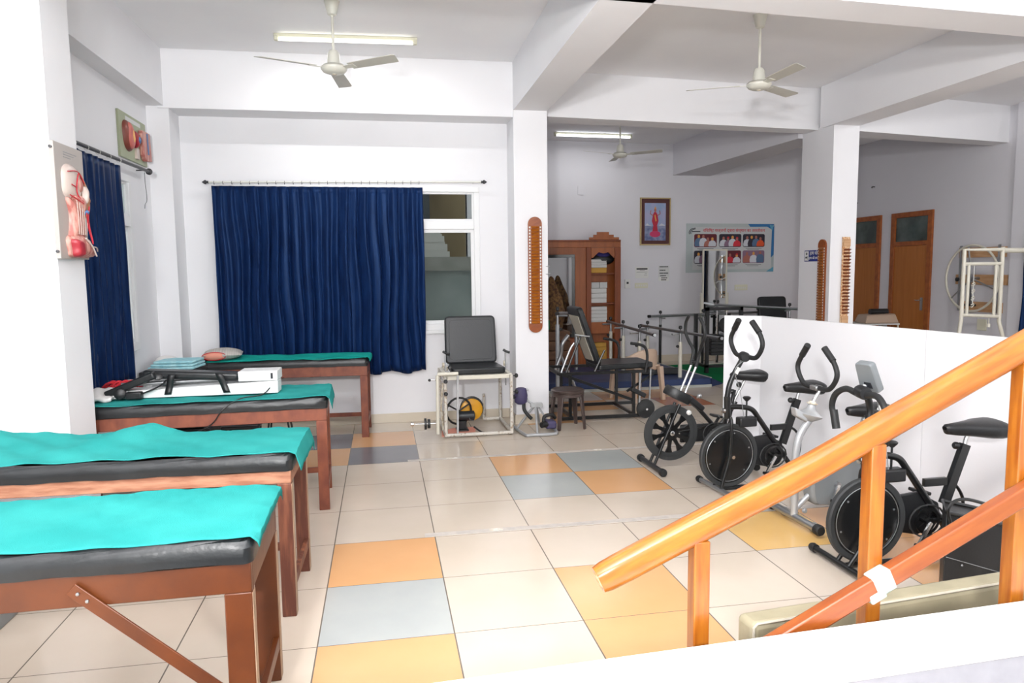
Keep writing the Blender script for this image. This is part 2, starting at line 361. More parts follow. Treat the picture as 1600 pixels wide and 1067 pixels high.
b = MB().prism([(5.4, .8), (5.82, .8), (5.81, 4.2), (5.45, 4.2)], ZB, ZC); struct(b, 'ceiling_beam_right', 'wall', 'white ceiling beam running towards the far column', 'beam')
b = MB().prism([(5.8, 4.24), (8.7, 4.80), (8.7, 5.05), (5.8, 4.62)], ZB, ZC); struct(b, 'ceiling_beam_right_bay', 'wall', 'white beam over the bay with the brown doors', 'beam')
b = MB().prism([(5.42, 4.6), (5.8, 4.6), (5.95, 8.4), (5.25, 8.3)], 3.19, ZC); struct(b, 'ceiling_beam_far', 'farwall', 'lilac ceiling beam in the far room', 'beam')
b = MB().prism([(1.7, fy(1.7)), (9.0, fy(9.0)), (9.0, fy(9)+.2), (1.7, fy(1.7)+.2)], 0, ZC); struct(b, 'wall_far', 'farwall', 'lilac wall of the far room with the notice poster')
b = MB().bx(1.70, 2.0, 4.2, 8.1, 0, ZC); struct(b, 'wall_far_left', 'farwall', 'lilac side wall of the far room behind the near column')
b = MB().bx(8.6, 8.8, -1.2, 8.5, 0, ZC); struct(b, 'wall_right', 'farwall', 'lilac side wall with the brown doors')
b = MB().bx(8.54, 8.62, 4.36, 4.60, 0, ZC); struct(b, 'wall_right_pier', 'farwall', 'lilac pier at the right edge behind the wheel')
b = MB().bx(-2.5, 8.8, -4.6, 8.6, ZC, ZC+.15); struct(b, 'ceiling', 'ceil', 'pale grey plaster ceiling', 'ceiling')
# skirting
b = MB().bx(-1.6, 1.685, WY-.012, WY, 0, .10); struct(b, 'baseboard_back', 'skirt', 'beige tile skirting below the wide window', 'skirting', bevel=.003)
b = MB().bx(1.672, 2.052, 3.667, 3.68, 0, .10).bx(1.672, 1.685, 3.68, 4.05, 0, .10); struct(b, 'baseboard_column', 'skirt', 'beige tile skirting round the near column', 'skirting')
b = MB().prism([(2.0, fy(2)-.014), (8.6, fy(8.6)-.014), (8.6, fy(8.6)), (2.0, fy(2))], 0, .12); struct(b, 'baseboard_far', 'skirt', 'beige tile skirting of the far room', 'skirting')

# ------------------------------------------------------------------ partition
def panel_between(p, q, th):
    p, q = Vector((p[0], p[1], 0)), Vector((q[0], q[1], 0)); d = (q-p).normalized(); n = Vector((d.y, -d.x, 0))*th
    return [tuple((p)[:2]), tuple(q[:2]), tuple((q-n)[:2]), tuple((p-n)[:2])]
pt = thing('partition_screen', 'chest high white partition screen standing behind the exercise bikes', 'partition')
A, B2, C2, D2 = (3.295, 2.225), (3.546, 2.039), (3.80, .42), (3.98, -1.0)
MB().prism([A, B2, (B2[0]+.03, B2[1]+.035), (A[0]+.03, A[1]+.035)], 0, 1.2).build('end_panel', 'panel', pt)
MB().prism([B2, C2, (C2[0]+.035, C2[1]+.01), (B2[0]+.03, B2[1]+.035)], 0, 1.2).build('long_panel', 'panel', pt)
MB().prism([(C2[0]+.001, C2[1]-.002), D2, (D2[0]+.035, D2[1]), (C2[0]+.036, C2[1]-.002)], 0, 1.2).build('long_panel', 'panel', pt)

# ------------------------------------------------------------------ windows
def window_frame(name, u0, u1, z0, z1, o, u, muls, transom, label, dep=.07):
    f = MB(); U = Vector(u); o = Vector(o); nn = U.cross(Vector((0, 0, 1)))
    def P(a0, a1, b0, b1, t0=0, t1=dep): f.plate([(a0, b0), (a1, b0), (a1, b1), (a0, b1)], o, u, (0, 0, 1), t0, t1)
    w = .06
    P(u0, u1, z0, z0+w+.01); P(u0, u1, z1-w, z1); P(u0, u0+w, z0+w, z1-w); P(u1-w, u1, z0+w, z1-w)
    for mx in muls: P(mx-.04, mx+.04, z0+w, z1-w)
    P(u0+w, u1-w, transom-.045, transom+.045)
    w_ = tag(f.build(name, 'frame_white', bevel=.004), label, 'window', kind='structure')
    sash = MB()
    xs = [u0+w]+[x for mx in muls for x in (mx-.04, mx+.04)]+[u1-w]
    for k in range(0, len(xs), 2):
        for (b0, b1, e) in ((z0+w+.01, transom-.045, .035), (transom+.045, z1-w, .02)):
            a0, a1 = xs[k], xs[k+1]
            for r_ in ((a0, a1, b0, b0+e), (a0, a1, b1-e, b1), (a0, a0+e, b0+e, b1-e), (a1-e, a1, b0+e, b1-e)):
                sash.plate([(r_[0], r_[2]), (r_[1], r_[2]), (r_[1], r_[3]), (r_[0], r_[3])], o, u, (0, 0, 1), .02, .05)
            g = MB().plate([(a0+e, b0+e), (a1-e, b0+e), (a1-e, b1-e), (a0+e, b1-e)], o, u, (0, 0, 1), .030, .035).build('pane', 'glass', w_)
    sash.build('sash', 'frame_white', w_)
    return w_
window_frame('window_1', -1.28, 1.375, .985, 2.51, (0, WY+.06, 0), (1, 0, 0), [-.40, .48], 2.105, 'white framed wide window behind the navy curtain')
window_frame('window_2', 1.3, 3.05, .97, 2.46, (-1.835, 0, 0), (0, 1, 0), [2.2], 2.07, 'white framed side window behind the narrow navy curtain')
b = MB().bx(-1.3, 1.4, WY-.03, WY+.0, .95, .985); struct(b, 'window_1_sill', 'frame_white', 'white sill of the wide window', 'sill')
# outdoors
b = MB().bx(-1.5, 1.66, 5.9, 5.95, 0, 1.62); tag(b.build('metal_gate', 'extgrey'), 'dull grey sheet metal gate outside the window', 'gate')
b = MB().bx(-1.6, 1.66, 5.75, 6.0, 1.62, 1.80); tag(b.build('concrete_ledge', 'extconc'), 'concrete ledge above the grey gate outside', 'ledge')
t = thing('outdoor_post', 'narrow pale post with dark diamonds beside the grey gate', 'post', (.745, 5.75, 0))
MB().bx(0, .07, 0, .06, 0, 1.62).build('post', 'extwhite', t)
for k in range(7): MB().plate([(-.02, 0), (0, -.028), (.02, 0), (0, .028)], (.035, 0, .95+k*.115), (1, 0, 0), (0, 0, 1), 0, .006).build('diamond', 'extdark', t)
t = thing('stone_tower', 'stepped pale stone tower seen through the window', 'tower', (1.12, 6.6, 1.80))
MB().bx(-.9, .5, -.3, 0, -1.80, 0).build('base', 'extconc', t)
for k, (wd, h0) in enumerate(((.26, 0), (.23, .10), (.19, .21), (.14, .32))): MB().bx(-wd-.3, wd-.12, -.3, 0, h0, h0+.085).bx(-wd-.27, wd-.15, -.29, 0, h0+.085, h0+.115).build('tier', 'extwhite', t)
b = MB().bx(-2.0, 5.0, 9.3, 9.5, 0, 4.5); tag(b.build('outdoor_wall', ['extbeige']), 'beige building wall far outside the window', 'wall')
b = MB().bx(-2.0, 1.18, 9.0, 9.2, 0, 4.4); tag(b.build('outdoor_shutter', ['extdark']), 'dark shutter in front of the outdoor beige wall', 'shutter')

# ------------------------------------------------------------------ curtains
def curtain(name, label, o, u, width, ztop, zbot, folds, amp, seed, rod, rings, ringmat='rodwhite'):
    r_ = random.Random(seed); ph = [r_.uniform(0, 6.28) for _ in range(6)]
    o = Vector(o); u = Vector(u); n = u.cross(Vector((0, 0, 1)))
    fr = [(folds, 1.0), (folds*.43, .5), (folds*1.9, .28)]
    def fn(a, b):
        z = ztop+(zbot(a)-ztop)*b
        tight = .45+.55*min(1, b*3)
        wob = a+.006*math.sin(b*5+a*19)+.004*math.sin(b*11+a*7)
        d = sum(am*math.sin(2*math.pi*f*wob+ph[k]+b*.6*k) for k, (f, am) in enumerate(fr))*amp*tight
        return o+u*(a*width+.012*math.sin(2*math.pi*folds*wob+1)*tight)+n*d+Vector((0, 0, z))
    c = tag(MB().grid(fn, int(folds*14), 26).build(name, 'curtain', solid=.004), label, 'curtain')
    return c
c1 = curtain('window_curtain', 'wide navy satin curtain hanging over the big window', (-1.315, 3.985, 0), (1, 0, 0), 2.08, 2.487,
             lambda a: .80-.0*a if a < .72 and False else (.555+.02*math.sin(a*40)), 21, .017, 3, None, None)
c2 = curtain('window_curtain', 'narrow navy satin curtain over the side window behind the head model', (-1.745, 1.25, 0), (0, 1, 0), 1.50, 2.50,
             lambda a: .76+.01*math.sin(a*30), 13, .017, 5, None, None)
c3 = curtain('window_curtain', 'navy curtain on the right wall, seen in the standing mirror', (8.5, 4.34, 0), (0, -1, 0), 2.4, 2.6, lambda a: .5, 16, .025, 9, None, None)
def crod(label, p, q, r, m, finm, ringxs, rm):
    t = thing('curtain_rod', label, 'curtain rod', p); q = Vector(q)-Vector(p); d = q.normalized()
    MB().tube([(0, 0, 0), q], r, 10).build('rod', m, t)
    for e, s in ((Vector((0, 0, 0)), -1), (q, 1)):
        MB().lathe([(.001, -.01), (r*1.5, 0), (r*1.1, .012), (r*2.1, .022), (r*2.1, .032), (r*.9, .05), (.001, .06)], e, d*s, 12).build('finial', finm, t)
    for f in ringxs:
        c = q*f; a = d.cross(Vector((0, 0, 1)))
        MB().tube([c+a*(math.cos(k/12*6.283)*.017)+Vector((0, 0, math.sin(k/12*6.283)*.017-.006)) for k in range(12)], .0022, 6, True).build('ring', rm, t)
    for f in (.03, .97): c = q*f; MB().tube([c, c+d.cross(Vector((0, 0, 1)))*(-.09)], .006, 8).build('bracket', m, t)
    return t
crod('white curtain rod with dark finials above the wide window', (-1.335, 3.965, 2.52), (1.39, 3.965, 2.548), .010, 'rodwhite', 'rod', [.02+.74*k/24 for k in range(25)], 'rod')
t = crod('dark grey curtain rod with white rings above the side window', (-1.72, 1.22, 2.525), (-1.72, 3.40, 2.545), .014, 'rod', 'rod', [.06+.10*k for k in range(7)], 'rodwhite')
MB().tube(sm([(-.02, 2.14, .005), (-.03, 2.18, -.085), (-.035, 2.22, -.225), (-.035, 2.16, -.275), (-.035, 2.14, -.315)]), .0025, 6).build('pull_cord', 'rod', t)

# ------------------------------------------------------------------ anatomy boards
t = thing('anatomy_board', 'cream wall board with a large relief model of head and neck muscles', 'anatomical model', (-1.45, .715, 1.715), group=None)
bo, bu, bv = (0, 0, 0), (0, 1, 0), (0, 0, 1)      # plates face +X
MB().plate([(0, 0), (.395, 0), (.395, .645), (0, .645)], bo, bu, bv, .0, .025).build('backboard', 'board', t, bevel=.003)
def relief(pts, t0, dep, name, m, par, o=(0, 0, 0), u=(0, 1, 0), inset=.8, steps=5):
    # rounded relief: shrinking copies of an outline towards its centre
    cx = sum(p[0] for p in pts)/len(pts); cz = sum(p[1] for p in pts)/len(pts); mb = MB(); n = len(pts)
    P = [Vector((a, b_, 0)) for a, b_ in pts]; P = sm(P, 4, True); n = len(P); vs = []; fs = []
    U, V = Vector(u), Vector((0, 0, 1)); N = U.cross(V)
    for k in range(steps+1):
        a = k/steps*math.pi/2; s_ = 1-(1-math.cos(a))*inset; h = t0+dep*math.sin(a)
        for p in P: vs.append(Vector(o)+U*(cx+(p.x-cx)*s_)+V*(cz+(p.y-cz)*s_)+N*h)
    for k in range(steps): fs += [(k*n+i, k*n+(i+1) % n, (k+1)*n+(i+1) % n, (k+1)*n+i) for i in range(n)]
    fs.append(tuple(range(steps*n, steps*n+n)))
    mb.add(vs, fs); return mb.build(name, m, par)
relief([(.08, .50), (.07, .42), (.09, .36), (.18, .33), (.27, .34), (.31, .40), (.30, .48), (.24, .53), (.15, .54)], .025, .038, 'skull', 'bone', t)
relief([(.22, .53), (.29, .50), (.34, .45), (.37, .41), (.375, .37), (.40, .335), (.375, .325), (.38, .29), (.365, .25), (.31, .24), (.27, .29), (.27, .40), (.27, .47)], .025, .040, 'face', 'skin', t, inset=.6)
relief([(.13, .36), (.19, .31), (.25, .26), (.29, .26), (.30, .33), (.26, .37), (.19, .37)], .035, .045, 'jaw_muscle', 'flesh', t)
relief([(.19, .40), (.23, .38), (.28, .40), (.28, .45), (.24, .48), (.20, .46)], .045, .025, 'temple_muscle', 'flesh', t)
relief([(.11, .35), (.22, .33), (.28, .29), (.30, .22), (.31, .15), (.29, .11), (.12, .11), (.13, .18), (.14, .26)], .025, .045, 'neck', 'flesh', t)
relief([(.08, .12), (.18, .145), (.30, .13), (.35, .10), (.40, .05), (.41, .015), (.13, .01), (.09, .05)], .025, .060, 'shoulder', 'flesh', t)
relief([(.085, .11), (.165, .105), (.18, .06), (.18, .015), (.10, .015), (.09, .06)], .05, .042, 'cut_muscle', 'muscle', t, inset=.35)
relief([(.26, .42), (.30, .43), (.315, .40), (.31, .36), (.295, .32), (.27, .34), (.27, .38)], .055, .030, 'ear', 'bone', t)
relief([(.25, .285), (.285, .29), (.28, .262), (.255, .262)], .06, .026, 'gland', 'vein', t)
for pts in ([(.09, .49, .055), (.16, .50, .066), (.22, .49, .068), (.28, .44, .067)], [(.20, .49, .068), (.17, .43, .068), (.17, .37, .068), (.22, .33, .08)],
            [(.11, .42, .064), (.15, .41, .068), (.17, .41, .068)], [(.10, .36, .055), (.16, .34, .07), (.22, .32, .08)], [(.28, .31, .085), (.285, .22, .075), (.29, .10, .09)], [(.25, .27, .08), (.27, .18, .078), (.29, .09, .09)]):
    MB().tube(sm([(z_, x_, y_) for x_, y_, z_ in pts], 5), .0032, 6).build('blood_vessel', 'artery', t)
for k in range(5): MB().tube(sm([(.072+.004*math.sin(k), .14+.030*k, .335-.012*k), (.074, .145+.030*k, .24), (.072, .15+.026*k, .14)], 4), .002, 5).build('muscle_strand', 'bone', t)
MB().tube(sm([(.085, .20, .12), (.092, .27, .075), (.09, .33, .02)], 5), .005, 6).tube(sm([(.085, .27, .075), (.085, .35, .07), (.075, .39, .05)], 5), .004, 6).build('tendon', 'bone', t)
for k in range(3): MB().plate([(.12, .60-.014*k), (.30-.04*k, .60-.014*k), (.30-.04*k, .604-.014*k), (.12, .604-.014*k)], bo, bu, bv, .025, .0262).build('caption_line', 'sgrey', t)
for zz in (.04, .61): MB().lathe([(.008, 0), (.008, .012), (.001, .014)], (.012, -.002, zz), (0, -1, 0), 8).build('screw', 'rod', t)

t = thing('anatomy_board', 'sage green wall board with a relief model of a cut kidney', 'anatomical model', (-1.80, 2.90, 2.605))
MB().plate([(0, 0), (.70, 0), (.70, .385), (0, .385)], bo, bu, bv, .0, .02).build('backboard', 'boardgreen', t, bevel=.003)
relief([(.07, .20), (.075, .28), (.13, .32), (.20, .31), (.24, .27), (.21, .225), (.24, .19), (.27, .13), (.24, .075), (.17, .07), (.10, .11)], .02, .05, 'kidney_rim', 'kidney', t)
relief([(.10, .20), (.11, .275), (.15, .305), (.20, .29), (.225, .26), (.20, .22), (.225, .18), (.25, .13), (.22, .09), (.17, .09), (.12, .13)], .05, .028, 'kidney_flesh', 'kpink', t)
relief([(.15, .20), (.165, .25), (.19, .25), (.20, .22), (.21, .19), (.22, .15), (.19, .13), (.165, .15)], .065, .018, 'kidney_core', 'kyellow', t)
relief([(.31, .17), (.30, .24), (.35, .27), (.40, .23), (.42, .15), (.37, .12)], .02, .045, 'glomerulus', 'muscle', t)
relief([(.345, .18), (.35, .215), (.38, .22), (.40, .19), (.385, .16)], .055, .02, 'vessel_knot', 'vein', t)
MB().plate([(.36, .03), (.43, .03), (.43, .12), (.36, .12)], bo, bu, bv, .02, .04).build('tube_section', 'bone', t)
MB().plate([(.46, .26), (.49, .30), (.69, .30), (.715, .05), (.56, .035), (.50, .08)], bo, bu, bv, .02, .06).build('tissue_block', 'flesh', t, bevel=.006)
MB().plate([(.58, .285), (.60, .10), (.62, .10), (.61, .285)], bo, bu, bv, .06, .066).build('tissue_vein', 'vein', t)
MB().plate([(.16, .325), (.55, .325), (.55, .36), (.16, .36)], bo, bu, bv, .02, .0215).build('caption_strip', 'papergrey', t)

# ------------------------------------------------------------------ treatment couches
def couch(name, label, x1, y0, yw, L, W, wood, legw, legd, railh, ztop=.71, pad=.075, brace=False, lowrail=True, raw=None, legm=None):
    t = thing(name, label, 'treatment couch', (x1, y0, 0), yw, 'treatment couches along the left wall')
    lm = legm or wood
    for X in (-legw, -L):
        for Y in (0, W-legd):
            l_ = MB().bx(X, X+legw, Y, Y+legd, 0, ztop-railh); l_.build('leg', lm, t, bevel=.004)
    if raw:
        for Y in (0, W-legd): MB().bx(0, .0025, Y+.004, Y+legd-.004, .01, ztop-railh-.005).build('leg_face', raw, t)
    for Y in (0, W-.03): MB().bx(-L, 0, Y, Y+.03, ztop-railh, ztop).build('side_rail', wood, t, bevel=.003)
    for X in (-.03, -L): MB().bx(X, X+.03, .031, W-.031, ztop-railh, ztop).build('end_rail', wood, t, bevel=.003)
    MB().bx(-L+.01, -.01, .03, W-.03, ztop-.012, ztop-.001).build('board', wood, t)
    if lowrail:
        MB().bar((-.012, legd+.001, .16), (-.012, W-legd-.001, .16), .022, .05).build('stretcher', lm, t, bevel=.002)
        if not brace: MB().bx(-L+.02, -legw-.02, W-.028, W-.004, .12, .16).build('stretcher', lm, t)
    if brace:
        MB().bar((-.52, -.012, ztop-railh*.35), (-.035, -.012, .235), .008, .042).build('brace', wood, t, bevel=.002)
        for q in ((-.50, -.018, ztop-railh*.5), (-.475, -.018, ztop-railh*.75), (-.07, -.018, .27), (-.05, -.018, .25)): MB().lathe([(.006, 0), (.005, .004), (.001, .005)], q, (0, -1, 0), 8).build('screw', 'steel', t)
    # padded top
    def fn(L0, W0, z0, z1):
        mb = MB(); n = 40; r = pad*.38; prof = []
        ring = [(0, z0), (.0, z0+pad*.25), (-.002, z1-r), (r*.35, z1-r*.3), (r, z1)]
        for inset, z in ring:
            ins = inset-.008; pts = []
            x0_, x1_, y0_, y1_ = -L0+ins, ins*-1, ins, W0-ins
            cr = .03
            for (cx_, cy_, a0_) in ((x1_-cr, y1_-cr, 0), (x0_+cr, y1_-cr, 90), (x0_+cr, y0_+cr, 180), (x1_-cr, y0_+cr, 270)):
                for q in range(6): a = R(a0_+q*18); pts.append((cx_+cr*math.cos(a), cy_+cr*math.sin(a)))
            # densify long sides with slight sag
            prof.append([(px, py, z+.0025*math.sin(px*17+z*60)+.0015*math.sin(px*41)) for px, py in dens(pts)])
        m_ = len(prof[0]); vs = [p for rg in prof for p in rg]
        fs = [(k*m_+i, k*m_+(i+1) % m_, (k+1)*m_+(i+1) % m_, (k+1)*m_+i) for k in range(len(prof)-1) for i in range(m_)]
        fs += [tuple(range(m_-1, -1, -1)), tuple(range((len(prof)-1)*m_, len(prof)*m_))]
        mb.add(vs, fs); return mb
    def dens(pts):
        out = []
        for i, p in enumerate(pts):
            q = pts[(i+1) % len(pts)]; d = math.hypot(q[0]-p[0], q[1]-p[1]); k = max(1, int(d/.05))
            for j in range(k): out.append((p[0]+(q[0]-p[0])*j/k, p[1]+(q[1]-p[1])*j/k))
        return out
    fn(L, W, ztop, ztop+pad).build('cushion', 'rexine', t)
    return t
bedA = couch('treatment_couch', 'nearest treatment couch, bright red-brown wood with a diagonal brace', -.115, -1.37, R(.4), 1.9, .58, 'woodA', .085, .05, .10, brace=True, raw='rawedge')
bedB = couch('treatment_couch', 'second nearest couch, worn pale wooden rail with black cushion showing', -.12, -.29, R(-1.3), 1.9, .57, 'woodB', .065, .05, .062, raw='rawedge', legm='woodleg')
bedC = couch('treatment_couch', 'brown wooden couch carrying the white traction machine', -.07, 1.26, R(2.2), 1.66, .56, 'woodC', .07, .05, .085)
bedD = couch('treatment_couch', 'dark brown wooden couch directly under the wide curtain', .16, 3.41, R(-2), 1.63, .50, 'woodC', .07, .05, .095)

def cover(name, label, loc, rz, m, L, W, zt, hang, near, seed, bulge=None, far=0, n=(110, 44), corner=.0):
    r_ = random.Random(seed); ph = [r_.uniform(0, 6.28) for _ in range(8)]
    def fn(a, b):
        s = -L+(L+hang)*a; tt = near(s)+(W+far-near(s))*b
        z = zt+.003*math.sin(s*7+tt*5+ph[0])+.002*math.sin(s*19-tt*13+ph[1])+.0015*math.sin(tt*31+s*23+ph[2])
        if bulge: z += bulge(s, tt)
        x = s
        if s > .008: d = s-.008; x = .008+.012+.25*d; z -= d*.92+.02*max(0, .12-b)*(5 if corner else 0)
        y = tt
        if tt > W+.008: z -= (tt-W-.008)*.9; y = W+.012
        if tt < -.008: z -= (-.008-tt)*.9; y = -.012
        if tt > W-.01 or s > 0: z += .002*math.sin(s*60+tt*60+ph[3])
        return (x, y, z)
    o = tag(MB().grid(fn, *n).build(name, m, solid=.003), label, 'bed sheet', 'teal sheets on the treatment couches')
    o.location = loc; o.rotation_euler = (0, 0, rz); return o
def wavy(base, amp, k, ph): return lambda s: base+amp*math.sin(s*k+ph)+amp*.5*math.sin(s*k*2.7+ph*2)
cover('bed_sheet', 'bright teal sheet on the nearest treatment couch', (-.115, -1.37, 0), R(.4), 'teal', 1.9, .58, .7885, .035, wavy(.012, .004, 16, 1), 1, far=.05, corner=1)
cover('bed_sheet', 'rumpled teal sheet with a raised fold on the second nearest couch', (-.12, -.29, 0), R(-1.3), 'teal', 1.9, .57, .7885, .10, wavy(.035, .008, 13, 2.3), 2, far=.06, corner=1,
      bulge=lambda s, t: (.055*math.exp(-((s+.86-.55*(t-.45))/.13)**2)*min(1, max(0, t-.1)*2.2)+.05*math.exp(-((s+1.55)/.35)**2)*max(0, min(1, t*1.8)))+.006*math.sin(s*22+t*30)*max(0, min(1, -s-.6)))
cover('bed_sheet', 'teal sheet under the white traction machine', (-.07, 1.26, 0), R(2.2), 'teal', 1.55, .56, .7885, .09, wavy(.004, .004, 9, .5), 3, far=.05, corner=1)
cover('bed_sheet', 'sea green sheet on the couch under the wide curtain', (.16, 3.41, 0), R(-2), 'tealfar', 1.5, .50, .7885, .05, wavy(-.0, .006, 8, 1.4), 4, far=-.01)
for (p, q) in (((-.105, -1.385, .77), (-.10, -1.42, .70)), ((-.08, -.31, .66), (-.075, -.33, .62)), ((.0, 1.22, .7), (.01, 1.2, .66))): pass

# items on the couches
t = thing('traction_machine', 'long white traction machine with black padded arm on the teal sheet', 'therapy machine', (-1.0, 1.50, .798), R(-2))
MB().hexa([(-.46, -.09, 0), (.60, -.05, 0), (.60, .09, 0), (-.46, .07, 0)], [(-.46, -.09, .045), (.60, -.05, .085), (.60, .09, .085), (-.46, .07, .045)]).build('base_case', 'machine', t, bevel=.004)
MB().bx(.34, .60, -.05, .14, .086, .155).build('control_box', 'machine', t, bevel=.005)
for k in range(3): MB().plate([(.35+.045*k+.01*j, .02) for j in (0,)]+[(.358+.045*k, .02), (.358+.045*k, .045), (.35+.045*k, .045)], (0, -.05, .0), (1, 0, 0), (0, 0, 1), 0, .0012).build('vent', 'sgrey', t)
MB().plate([(.44, .105), (.52, .105), (.52, .14), (.44, .14)], (0, -.051, 0), (1, 0, 0), (0, 0, 1), 0, .0012).build('rating_plate', 'papergrey', t)
MB().plate([(.575, .10), (.59, .10), (.59, .14), (.575, .14)], (-.02, -.051, 0), (1, 0, 0), (0, 0, 1), 0, .002).build('socket', 'ink', t)
MB().tube([(-.42, -.02, .085), (.32, .02, .10)], .014, 10).build('rail', 'steel', t)
MB().tube([(-.2, .04, .06), (.34, .05, .09)], .008, 8).build('guide_rod', 'chrome', t)
MB().box((.03, .02, .135), (.62, .13, .055), Matrix.Rotation(R(3.5), 3, 'Y')).build('arm_pad', 'rexine', t, bevel=.018, seg=3)
MB().box((-.345, -.03, .09), (.34, .13, .05), Matrix.Rotation(R(-22), 3, 'Y')).build('foot_pad', 'rexine', t, bevel=.012, seg=3)
MB().lathe([(.01, 0), (.035, .003), (.037, .05), (.03, .056), (.001, .056)], (-.40, -.085, .035), (.15, -.9, .1), 14).build('hinge_block', 'blackplastic', t)
MB().box((-.31, -.11, .025), (.10, .05, .05)).build('clamp', 'blackplastic', t, bevel=.008)
MB().lathe([(.03, 0), (.035, .02), (.02, .03), (.001, .03)], (-.18, -.03, .135), (.2, -.7, .6), 12).build('joint', 'blackplastic', t)
for xs, ww in ((.20, .05), (-.10, -.03)):
    MB().add([p for k in range(9) for p in ((xs+ww*k/8, -.085-.004*math.sin(k), .155-.017*k), (xs+.045+ww*k/8, -.085-.004*math.sin(k), .155-.017*k))],
             [(2*k, 2*k+1, 2*k+3, 2*k+2) for k in range(8)]).build('strap', 'blackplastic', t, solid=.003)
MB().add([p for k in range(13) for p in ((-.12-.20*k/12, -.075-.03*k/12, .12-.10*(k/12)**.6), (-.10-.20*k/12, -.10-.03*k/12, .12-.10*(k/12)**.6))],
         [(2*k, 2*k+1, 2*k+3, 2*k+2) for k in range(12)]).build('strap', 'blackplastic', t, solid=.003)
pc = (MB().tube(sm([(-.45, 1.44, .84), (-.50, 1.36, .80), (-.62, 1.27, .795), (-.72, 1.21, .74), (-.80, 1.22, .64), (-.95, 1.25, .56), (-1.05, 1.3, .45), (-1.1, 1.35, .3)]), .004, 6).build('power_cord', 'blackplastic', t)); pc.matrix_parent_inverse = (Matrix.Translation((-1.0, 1.50, .798)) @ Matrix.Rotation(R(-2), 4, 'Z')).inverted()
t = tag(MB().grid(lambda a, b_: (-1.72+.27*a, 1.36+.36*b_, .80+.045*math.sin(a*3.1)*math.sin(b_*3.1)**.5+.006*math.sin(a*20+b_*9)), 20, 20).build('folded_cloth', 'whitecloth', solid=.02), 'crumpled white cloth at the pier end of the machine couch', 'cloth')
rb = MB()
for k in range(9): a = k*.8; rb.tube(sm([(-1.62+.02*k, 1.72, .835), (-1.57+.02*k, 1.70+.01*(k % 3), .87+.010*(k % 2)), (-1.50+.015*k, 1.74, .85), (-1.40+.005*k, 1.70+.01*(k % 3), .84)], 4), .008, 6)
tag(rb.build('strap_bundle', 'redcloth'), 'tangle of red straps on the white cloth by the curtain', 'strap')
t = thing('squeeze_bottle', 'small white squeeze bottle behind the red straps', 'bottle', (-1.33, 1.76, .80))
MB().lathe([(.018, 0), (.02, .01), (.02, .06), (.008, .075), (.006, .08)], seg=14).build('body', 'whiteplastic', t)
MB().lathe([(.007, .08), (.004, .10), (.001, .105)], seg=10).build('nozzle', 'whiteplastic', t)
def pillow(mb, c, d, n=16, pw=.45):
    def top(a, b_, s):
        h = (max(0, math.sin(math.pi*a))*max(0, math.sin(math.pi*b_)))**pw
        return (c[0]+(a-.5)*d[0], c[1]+(b_-.5)*d[1], c[2]+s*h*d[2]/2)
    mb.grid(lambda a, b_: top(a, b_, 1), n, n); mb.grid(lambda a, b_: top(1-a, b_, -1), n, n); return mb
t = thing('pillow', 'grey striped pillow with salmon end panel on the couch under the curtain', 'pillow', (-1.22, 3.68, .84), R(8))
pillow(MB(), (0, 0, 0), (.36, .34, .12)).build('case', 'pillow', t)
MB().ball((-.07, -.135, -.004), 1, 20, 8, flat=(.105, .05, .04)).build('end_panel', 'pinkpatch', t)
MB().tube([(-.07+.107*math.cos(k*.314), -.16, -.004+.038*math.sin(k*.314)) for k in range(20)], .004, 6, True).build('red_piping', 'redcloth', t)
t = thing('bedside_stand', 'grey stand with dark top in the corner behind the machine couch', 'stand', (-1.58, 3.12, 0))
MB().bx(-.2, .26, -.12, .35, .725, .77).build('top', 'rexgrey', t, bevel=.006)
MB().bx(-.18, .24, -.10, .33, .30, .724).build('cabinet', 'sgrey', t, bevel=.004)
for X in (-.17, .21):
    for Y in (-.09, .30): MB().bx(X, X+.025, Y, Y+.025, 0, .30).build('leg', 'sgrey', t)
t = thing('folded_towels', 'folded light blue towels on the corner stand', 'towel', (-1.52, 3.22, .771), R(-8))
for k in range(3):
    MB().box((.01*k, 0, .016+.026*k), (.40-.03*k, .30, .024)).build('towel', 'towel', t, bevel=.011, seg=3)
tag(MB().ball((-1.66, 3.40, .82), 1, 14, 8, flat=(.10, .12, .05)).build('laundry_bundle', 'whitecloth'), 'small white laundry bundle behind the blue towels', 'cloth')
# stools / boxes under the couches
t = thing('metal_stool', 'black metal stool with splayed legs under the curtain couch', 'stool', (-.62, 3.0, 0))
MB().lathe([(.13, .42), (.14, .43), (.14, .45), (.12, .46)], seg=20).build('seat', 'black', t)
for k in range(4): a = R(45+90*k); MB().tube([(.09*math.cos(a), .09*math.sin(a), .42), (.17*math.cos(a), .17*math.sin(a), 0)], .009, 8).build('leg', 'black', t)
MB().tube([(.14*math.cos(k*.524), .14*math.sin(k*.524), .16) for k in range(12)], .006, 6, True).build('ring', 'black', t)
t = tag(MB().bx(-1.45, -.98, 1.95, 2.4, 0, .46).bx(-1.43, -1.0, 1.97, 2.38, .46, .50).build('storage_box', 'blackplastic', bevel=.01), 'black storage box on the floor behind the machine couch', 'box')
t = thing('metal_stool', 'black metal stool on the floor behind the machine couch', 'stool', (-.78, 2.15, 0))
MB().box((0, 0, .44), (.28, .26, .03)).build('seat', 'black', t, bevel=.01)
for X in (-.11, .11):
    for Y in (-.1, .1): MB().tube([(X, Y, .43), (X*1.25, Y*1.25, 0)], .011, 8).build('leg', 'black', t)
MB().tube([(-.125, -.11, .15), (.125, -.11, .15)], .008, 6).build('stretcher', 'black', t)
t = tag(MB().bx(-1.95, -1.45, -.25, .2, 0, .42).build('storage_carton', 'sgrey', bevel=.01), 'grey carton under the second nearest couch', 'box')

